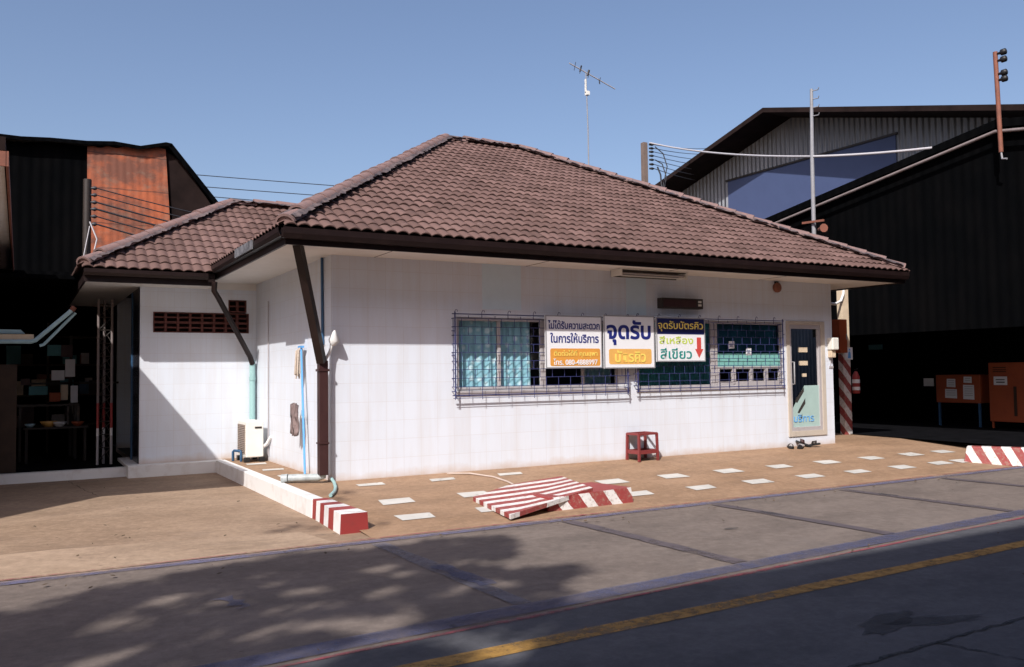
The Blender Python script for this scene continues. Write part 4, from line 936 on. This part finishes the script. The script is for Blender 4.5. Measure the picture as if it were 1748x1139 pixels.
m = MB(); m.tube([(-2.26,11,0),(-2.25,11,6.0)], .09, 8); m.build('shaft', M['lampdark'], lp)
LZ = (5.79,5.63,5.46,5.3,5.13,4.95)
for z in LZ:
    m = MB(); m.tube([(-2.18,10.92,z),(-2.1,10.9,z),(-2.06,10.89,z)], [.02,.05,.03], 8); m.build('insulator', M['wire'], lp)
LB2 = ['thin wire highest on the rusty sheet','second wire from the top across the rusty sheet','third wire across the rusty sheet','fourth wire across the rusty sheet','fifth wire across the rusty sheet','lowest wire across the rusty sheet']
for i, (z, lb) in enumerate(zip(LZ, LB2)):
    m = MB(); m.tube(sag((-2.06,10.89,z),(4.5,11.6,z-.75-.06*i),.12), (.014,.014,.020,.024,.016,.020)[i], 5); tag(m.build('power_line', M['wire']), lb, 'wire', 'wires across the rusty sheet')
m = MB(); m.tube([(-2.2,10.9,5.0),(-2.05,10.85,4.6),(-2.15,10.88,4.1),(-2.3,10.9,3.4)], .018, 6); m.tube([(-2.2,10.9,4.9),(-2.32,10.85,4.2),(-2.4,10.9,3.2)], .012, 6)
tag(m.build('cable_tail', M['whitecable']), 'loose pale cable ends hanging down the dark pole', 'cable')
for p, q, lb in (((-6,22,8.75),(11,22,9.05),'topmost wire in the sky between the left shed and the office roof'),((-6,22,8.35),(11,22,8.6),'middle wire in the sky between the left shed and the office roof'),((-6,22,8.1),(11,22,8.15),'lowest wire in the sky just above the small roof')):
    m = MB(); m.tube(sag(p, q, .05), .016, 5); tag(m.build('power_line', M['wire']), lb, 'wire', 'wires above the small roof')
t = thing('tv_antenna', (9.1,7,4.1), 'thin television antenna on a tall mast behind the roof ridge', 'antenna')
m = MB(); m.tube([(9.1,7,4.0),(9.1,7,7.6),(9.06,7,9.15)], [.018,.016,.013], 6); m.build('mast', M['galv'], t)
m = MB(); m.tube([(8.55,7,9.29),(9.99,7,8.84)], .014, 6); m.build('boom', M['alu'], t)
m = MB()
for f_ in (.12,.24,.42,.66): 
    c = V3((8.55,7,9.29)).lerp(V3((9.99,7,8.84)), f_); hl = .30 if f_ < .5 else .22; dd = V3((.50,.86,0)); m.tube([c-dd*hl, c+dd*hl], .007, 5)
for f_ in (.24,.40): c = V3((8.55,7,9.29)).lerp(V3((9.99,7,8.84)), f_); m.tube([c-V3((.02,0,.06)), c+V3((.03,0,.10))], .02, 6)
c = V3((8.55,7,9.29)).lerp(V3((9.99,7,8.84)), .66); m.tube([c-V3((0,0,.10)), c+V3((-.03,0,.04))], .012, 6)
m.build('element', M['lampdark'], t)
m = MB(); m.box((9.03,6.98,8.62),(9.06,7.02,8.95)); m.box((9.05,6.95,8.54),(9.14,7.05,8.64)); m.build('booster', M['acwhite'], t)

# ------------------------------------------------------------------ left side
sh = thing('old_shed', (-2,14,0), 'tall black shed with a rusty corrugated panel behind the small wing', 'shed')
top = [(-4.6+.0,7.05),(-3.6,7.02),(-3.0,7.10),(-2.2,7.09),(-1.6,7.16),(-1.0,7.14),(-.4,7.27),(-.26,7.28)]
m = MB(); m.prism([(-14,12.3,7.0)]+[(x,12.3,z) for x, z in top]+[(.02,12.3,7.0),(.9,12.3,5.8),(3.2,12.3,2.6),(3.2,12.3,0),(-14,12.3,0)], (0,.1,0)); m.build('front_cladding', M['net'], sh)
m = MB(); m.prism([(-.36,12.27,7.18),(.0,12.27,6.95),(.86,12.27,5.72),(2.9,12.27,2.9),(-.02,12.27,2.9)], (0,.025,0)); m.build('brown_cladding', M['netbrown'], sh)
m = MB(); n = 60; vs = []
for i in range(n+1):
    x = -2.19+1.80*i/n; zt = 7.06+.18*(i/n)+.02*math.sin(i*.5); xb = -2.16+2.05*i/n; o_ = .004*math.sin(i*2*math.pi/5.5)
    vs += [(x,12.2+o_,zt),(xb,12.2+o_,2.5)]
m.add(vs, [(2*i,2*i+2,2*i+3,2*i+1) for i in range(n)], 0, True); m.build('rusty_panel', M['rust'], sh)
m = MB(); rp = [(-14,12.05,7.1)]+[(x,12.05,z+.07+.02*math.sin(i*2.3)) for i, (x, z) in enumerate(top)]; 
pts2 = [V3(p)+V3((0,14,.4)) for p in rp]; k = len(rp); m.add([V3(p) for p in rp]+pts2, [(i,i+1,k+i+1,k+i) for i in range(k-1)])
low = [V3(p)-V3((0,0,.09)) for p in rp]; m.add([V3(p) for p in rp]+low, [(i,i+1,k+i+1,k+i) for i in range(k-1)])
e1 = V3(rp[-1]); e2 = V3((.95,12.05,5.86)); e3 = V3((3.3,12.05,2.6)); m.add([e1,e2,e3,e1+V3((0,14,.4)),e2+V3((0,14,.2)),e3+V3((0,14,0))], [(0,1,4,3),(1,2,5,4)])
m.add([e1,e2,e3,e1-V3((.08,0,.10)),e2-V3((.08,0,.08)),e3-V3((.08,0,.08))], [(0,1,4,3),(1,2,5,4)])
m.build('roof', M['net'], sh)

lb_ = thing('neighbour_house', (-8,3,0), 'neighbouring house at the left edge with a dark eave and white soffit', 'house')
poly = [(-3.72,9.85),(-3.72,-.95),(-5.65,-.95),(-7.6,-3.2),(-14,-3.2),(-14,9.85)]
m = MB(); m.prism([(x,y,3.72) for x, y in poly], (0,0,.14)); m.build('roof', M['netbrown'], lb_)
m = MB(); m.box((-3.715,-.94,3.56),(-3.69,9.84,3.717)); m.box((-5.6,-.945,3.56),(-3.716,-.92,3.717)); m.build('fascia', M['rustpole'], lb_)
m = MB(); m.add([(-3.73,-.9,3.60),(-3.73,9.8,3.60),(-5.0,9.8,3.60),(-5.0,-.9,3.60)], [(0,1,2,3)]); m.build('soffit', M['white'], lb_)
m = MB(); m.box((-14,2.2,GZ),(-5.0,9.7,3.71)); m.build('wall', M['cream'], lb_)
# dark stall between the house and the wing
st = thing('market_stall', (-3.5,7,0), 'dark shop interior between the neighbouring house and the white wing', 'shop')
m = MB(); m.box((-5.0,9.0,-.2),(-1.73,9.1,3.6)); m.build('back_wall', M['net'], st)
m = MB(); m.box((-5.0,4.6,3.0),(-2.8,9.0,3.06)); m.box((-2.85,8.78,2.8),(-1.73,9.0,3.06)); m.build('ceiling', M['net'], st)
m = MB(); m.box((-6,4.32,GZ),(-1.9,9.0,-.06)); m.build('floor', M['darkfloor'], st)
m = MB(); m.box((-6,4.16,GZ-.01),(-2.065,4.315,-.05)); m.build('kerb', M['white'], st)
m = MB(); m.box((-1.905,5.02,-.06),(-1.73,5.10,2.85)); m.build('post', M['bluepost'], st)
m = MB(); m.box((-1.888,D+.012,-.005),(-1.874,5.015,2.86)); m.build('side_cladding', M['darktile'], office)  # thin dark slab over the wing's left wall
m = MB(); m.box((-3.95,4.5,-.06),(-3.60,4.56,1.62)); m.build('shutter', M['darkbrown'], st)
m = MB(); m.box((-3.55,7.2,1.285),(-1.9,7.24,1.32)); m.box((-2.75,7.2,-.06),(-2.70,7.24,2.2)); m.build('rail', M['lampdark'], st)
def board(name, x0, x1, z0, z1, y, mat, label, cat, tilt=0):
    m = MB(); m.box((x0,y,z0),(x1,y+.02,z1)); return tag(m.build(name, mat, None, .004), label, cat)
board('notice_board', -3.14,-2.92,1.80,2.0,6.5,M['cyanfab'],'teal sign board hanging in the dark shop below the blue pipe','sign')
board('notice_board', -2.93,-2.73,1.78,2.0,6.52,M['brownpipe'],'brown board beside the teal sign in the dark shop','sign')
board('paper_notice', -2.85,-2.69,1.42,1.74,6.5,M['paper'],'tall white sheet on the dark shop rail','notice')
board('paper_notice', -3.07,-2.86,1.36,1.54,6.48,M['paper'],'wide white sheet left of the tall one on the dark shop rail','notice')
board('box', -3.10,-2.92,.98,1.14,6.5,M['orange'],'orange carton on the shelf in the dark shop','box').scale = (1,8,1)
board('box', -2.92,-2.80,1.0,1.28,6.55,M['cream'],'cream carton standing beside the orange one','box').scale = (1,7,1)
board('box', -3.42,-3.12,1.10,1.26,6.6,M['cyanfab'],'teal crate on the shelf in the dark shop','crate').scale = (1,8,1)
board('box', -2.76,-2.64,.95,1.26,6.55,M['paper'],'white carton at the right end of the shelf','box').scale = (1,7,1)
board('box', -3.55,-3.40,1.28,1.40,6.6,M['brownpipe'],'brown carton above the teal crate','box').scale = (1,7,1)
m = MB(); m.box((-3.6,6.35,.90),(-2.62,6.9,.935)); 
for x in (-3.55,-2.68):
    for y in (6.4,6.85): m.box((x-.02,y-.02,-.06),(x+.02,y+.02,.90))
tag(m.build('shelf_table', M['lampdark']), 'dark table holding cartons in the dark shop', 'table')
def bowl(x, y, z, r_, mat, label):
    m = MB(); m.tube([(x,y,z),(x,y,z+r_*.25),(x,y,z+r_*.7),(x,y,z+r_*.72),(x,y,z+r_*.2)], [r_*.45,r_*.7,r_,r_*.9,r_*.5], 14); tag(m.build('basin', mat), label, 'basin')
m = MB(); m.box((-3.5,5.9,.52),(-2.5,6.3,.55)); 
for x in (-3.45,-2.55): m.box((x-.02,5.95,-.06),(x+.02,6.25,.52))
tag(m.build('low_bench', M['lampdark']), 'dark low bench carrying basins in the dark shop', 'bench')
bowl(-3.12,6.1,.55,.14,M['signorange2'],'orange basin on the low bench'); bowl(-2.95,6.05,.55,.12,M['white'],'white basin on the low bench'); bowl(-2.66,6.1,.55,.11,M['orange'],'red orange basin at the right end of the low bench'); bowl(-3.4,6.1,.55,.09,M['pvcblue'],'pale blue basin at the left end of the low bench')
t = thing('shelving', (-2.9,8.4,-.06), 'brown shelving with dim cartons against the back of the dark shop', 'shelf')
m = MB()
for z in (.45,1.05,1.65,2.2): m.box((-4.2,8.2,z),(-2.05,8.6,z+.03))
for x in (-4.2,-3.1,-2.09): m.box((x,8.2,-.06),(x+.04,8.6,2.5))
m.build('rack', M['darkbrown'], t)
for i in range(26):
    z = random.choice((.48,1.08,1.68)); x = random.uniform(-4.1,-2.3); w_ = random.uniform(.12,.3); m = MB(); m.box((x,8.22+random.uniform(0,.08),z),(x+w_,8.5,z+random.uniform(.14,.42)))
    m.build('carton', M[random.choice(('brownpipe','cyanfab','darkbrown','alu','rustpole','bluepost','cream'))], t)
# red and white lattice mast
t = thing('lattice_mast', (-2.3,5,0), 'slim red and white lattice mast standing beside the wing', 'mast')
LX = ((-2.42,5.0),(-2.21,5.0),(-2.315,5.17))
for x, y in LX:
    for z0, z1, mt in ((-.06,.42,'alu'),(.42,.55,'white'),(.55,.97,'redpaint'),(.97,1.9,'rail'),(1.9,2.72,'rail')):
        m = MB(); m.tube([(x,y,z0),(x,y,z1)], .022, 8); m.build('leg', M[mt], t)
m = MB(); k = 0; z = .0
while z < 2.6:
    for i in range(3):
        a, b = LX[i], LX[(i+1)%3]; m.tube([(a[0],a[1],z),(b[0],b[1],z+.22)], .007, 5); m.tube([(a[0],a[1],z+.22),(b[0],b[1],z+.22)], .007, 5)
    z += .22
m.build('lacing', M['lampdark'], t)
# pale blue pipes at the left edge
t = thing('awning_gutter', (-3.5,4.3,1.9), 'pale blue gutter pipe with two slanting arms at the left edge', 'pipe')
m = MB(); m.tube([(-5.2,4.3,1.965),(-3.42,4.3,1.97),(-3.36,4.3,1.99),(-2.86,4.3,2.47)], .034, 10); m.build('main_pipe', M['pvcblue'], t)
m = MB(); m.tube([(-3.30,4.36,1.91),(-3.24,4.36,1.93),(-2.80,4.36,2.44)], .024, 10); m.build('side_pipe', M['pvcblue'], t)
m = MB(); m.tube([(-2.86,4.3,2.47),(-2.82,4.3,2.53)], .04, 8); m.build('joint', M['rustpole'], t)
m = MB(); m.box((-5.2,4.32,2.0),(-3.38,4.40,2.085)); tag(m.build('plank', M['cream']), 'tan plank lying along the pale blue gutter', 'plank')
m = MB(); m.prism([(-5.2,4.42,2.10),(-3.5,4.42,2.10),(-3.56,4.42,2.16),(-5.2,4.42,2.18)], (0,.1,0)); tag(m.build('folded_sheet', M['pvcblue']), 'folded pale blue plastic sheet above the tan plank', 'sheet')

# ------------------------------------------------------------------ tree and warehouse on the camera's side of the road: they shade the road
wb = thing('long_warehouse', (20,-18,0), 'long tall warehouse on the near side of the road', 'warehouse')
m = MB(); m.box((-8.6,-26,GZ-.02),(60,-13.75,9.9)); m.build('wall', M['facade'], wb)
m = MB(); m.box((-8.75,-26.5,9.9),(60.5,-13.65,10.08)); m.build('roof', M['netbrown'], wb)
TO = V3((-.8,-.74,1.0))
def inpoly(x, y, P):
    c = False; n = len(P)
    for i in range(n):
        (x1, y1), (x2, y2) = P[i], P[i-1]
        if (y1 > y) != (y2 > y) and x < (x2-x1)*(y-y1)/(y2-y1)+x1: c = not c
    return c
SHADE = [(-8,-4.0),(-3.67,-4.11),(-3.23,-3.84),(-2.72,-3.62),(-2.06,-3.44),(-1.43,-3.35),(-.71,-3.46),(.03,-3.42),(.58,-3.72),(.50,-4.13),(.2,-4.45),(-.25,-4.62),(.07,-4.9),(.46,-5.12),(.40,-5.33),(.1,-5.5),(-.05,-5.75),(-.1,-6.3),(-.3,-7.2),(-.5,-9),(-8,-9)]
GAPS = [(-2.97,-4.87,.22,.10),(-2.34,-5.56,.30,.10),(-1.93,-5.12,.2,.10),(-1.68,-4.75,.12,.12),(-1.56,-5.72,.32,.12),(-1.52,-6.15,.25,.10),(-1.1,-4.3,.10,.10),(-1.15,-6.65,.16,.35),(-2.2,-6.2,.3,.12),(-2.55,-4.35,.15,.06),(-3.2,-5.6,.2,.1)]
for _ in range(40): GAPS.append((random.uniform(-4.5,.3), random.uniform(-6.6,-3.7), random.uniform(.05,.16), random.uniform(.02,.07)))
tree = thing('tree', (-11.0,-12.6,GZ), 'broad leafy tree on the near side of the road shading it', 'tree')
lm = MB()
def clump(c, r_, n):
    for _ in range(n):
        v = V3((random.gauss(0,1), random.gauss(0,1), random.gauss(0,.7))).normalized()*r_*random.random()**.4
        p = c+v; a = V3((random.gauss(0,1), random.gauss(0,1), random.gauss(0,.5))).normalized(); b = a.cross(V3((random.gauss(0,1), random.gauss(0,1), random.gauss(0,1)))).normalized()
        l_ = random.uniform(.05,.095); w_ = l_*.42; lm.add([p-a*l_, p+b*w_, p+a*l_, p-b*w_], [(0,1,2,3)])
cl = []
tries = 0
while len(cl) < 4200 and tries < 40000:
    tries += 1
    x = random.uniform(-7.5, .6); y = random.uniform(-8.6, -3.4)
    if not inpoly(x, y, SHADE): continue
    if any(((x-a)/(rx+.10))**2+((y-b)/(ry+.08))**2 < 1 for a, b, rx, ry in GAPS): continue
    if not all(inpoly(x+dx, y+dy, SHADE) for dx, dy in ((.08,0),(-.08,.0),(0,.07),(0,-.06))): continue
    t_ = random.uniform(8.6, 11.0); c = V3((x, y, GZ))+TO*t_; cl.append(c); clump(c, random.uniform(.08,.17), 15)
for x, y, r_ in ((-1.15,-2.0,.14),(-.98,-2.25,.16),(-1.3,-2.15,.1),(-.3,-1.1,.12),(-.42,-1.7,.12),(-.05,-.75,.10),(-.62,-2.0,.14),(-.3,-2.5,.08)):
    t_ = random.uniform(9,11); c = V3((x,y,-.1))+TO*t_; cl.append(c); clump(c, r_, 9)
lm.build('crown', M['leaf'], tree)
m = MB(); m.tube([(-11.0,-12.6,GZ-.05),(-11.05,-12.5,2.2),(-10.9,-12.6,5.0),(-10.8,-12.8,7.4)], [.34,.27,.23,.18], 12)
for c in random.sample(cl, 34):
    p = V3((-10.85,-12.7,random.uniform(5.4,7.4))); md = p.lerp(c, .5)+V3((0,0,.5)); m.tube([p, md, c], [.06,.035,.012], 6)
m.build('trunk', M['bark'], tree)

# small dry leaves and grit blown along the kerb lines
m = MB()
for _ in range(150):
    k = random.random()
    if k < .5: x, y = random.uniform(-4.5, 9), -3.3+abs(random.gauss(0,.25))*-1
    elif k < .75: x, y = random.uniform(-4, 7), random.uniform(-7.8, -3.4)
    else: x, y = random.uniform(-3.8, -.8), random.uniform(-3.0, 3.6)
    a = random.uniform(0, 6.28); l_ = random.uniform(.008, .03); w_ = l_*random.uniform(.35,.8); z = GZ+.024
    c_, s_ = math.cos(a), math.sin(a); f = lambda u, v, h: (x+u*c_-v*s_, y+u*s_+v*c_, z+h)
    m.add([f(-l_,0,0), f(0,-w_,.004), f(l_,0,.010), f(0,w_,.006)], [(0,1,2,3)])
lt = m.build('leaf_litter', M['litter']); tag(lt, 'small dry leaves and grit scattered over the road and yard', 'litter', kind='stuff')
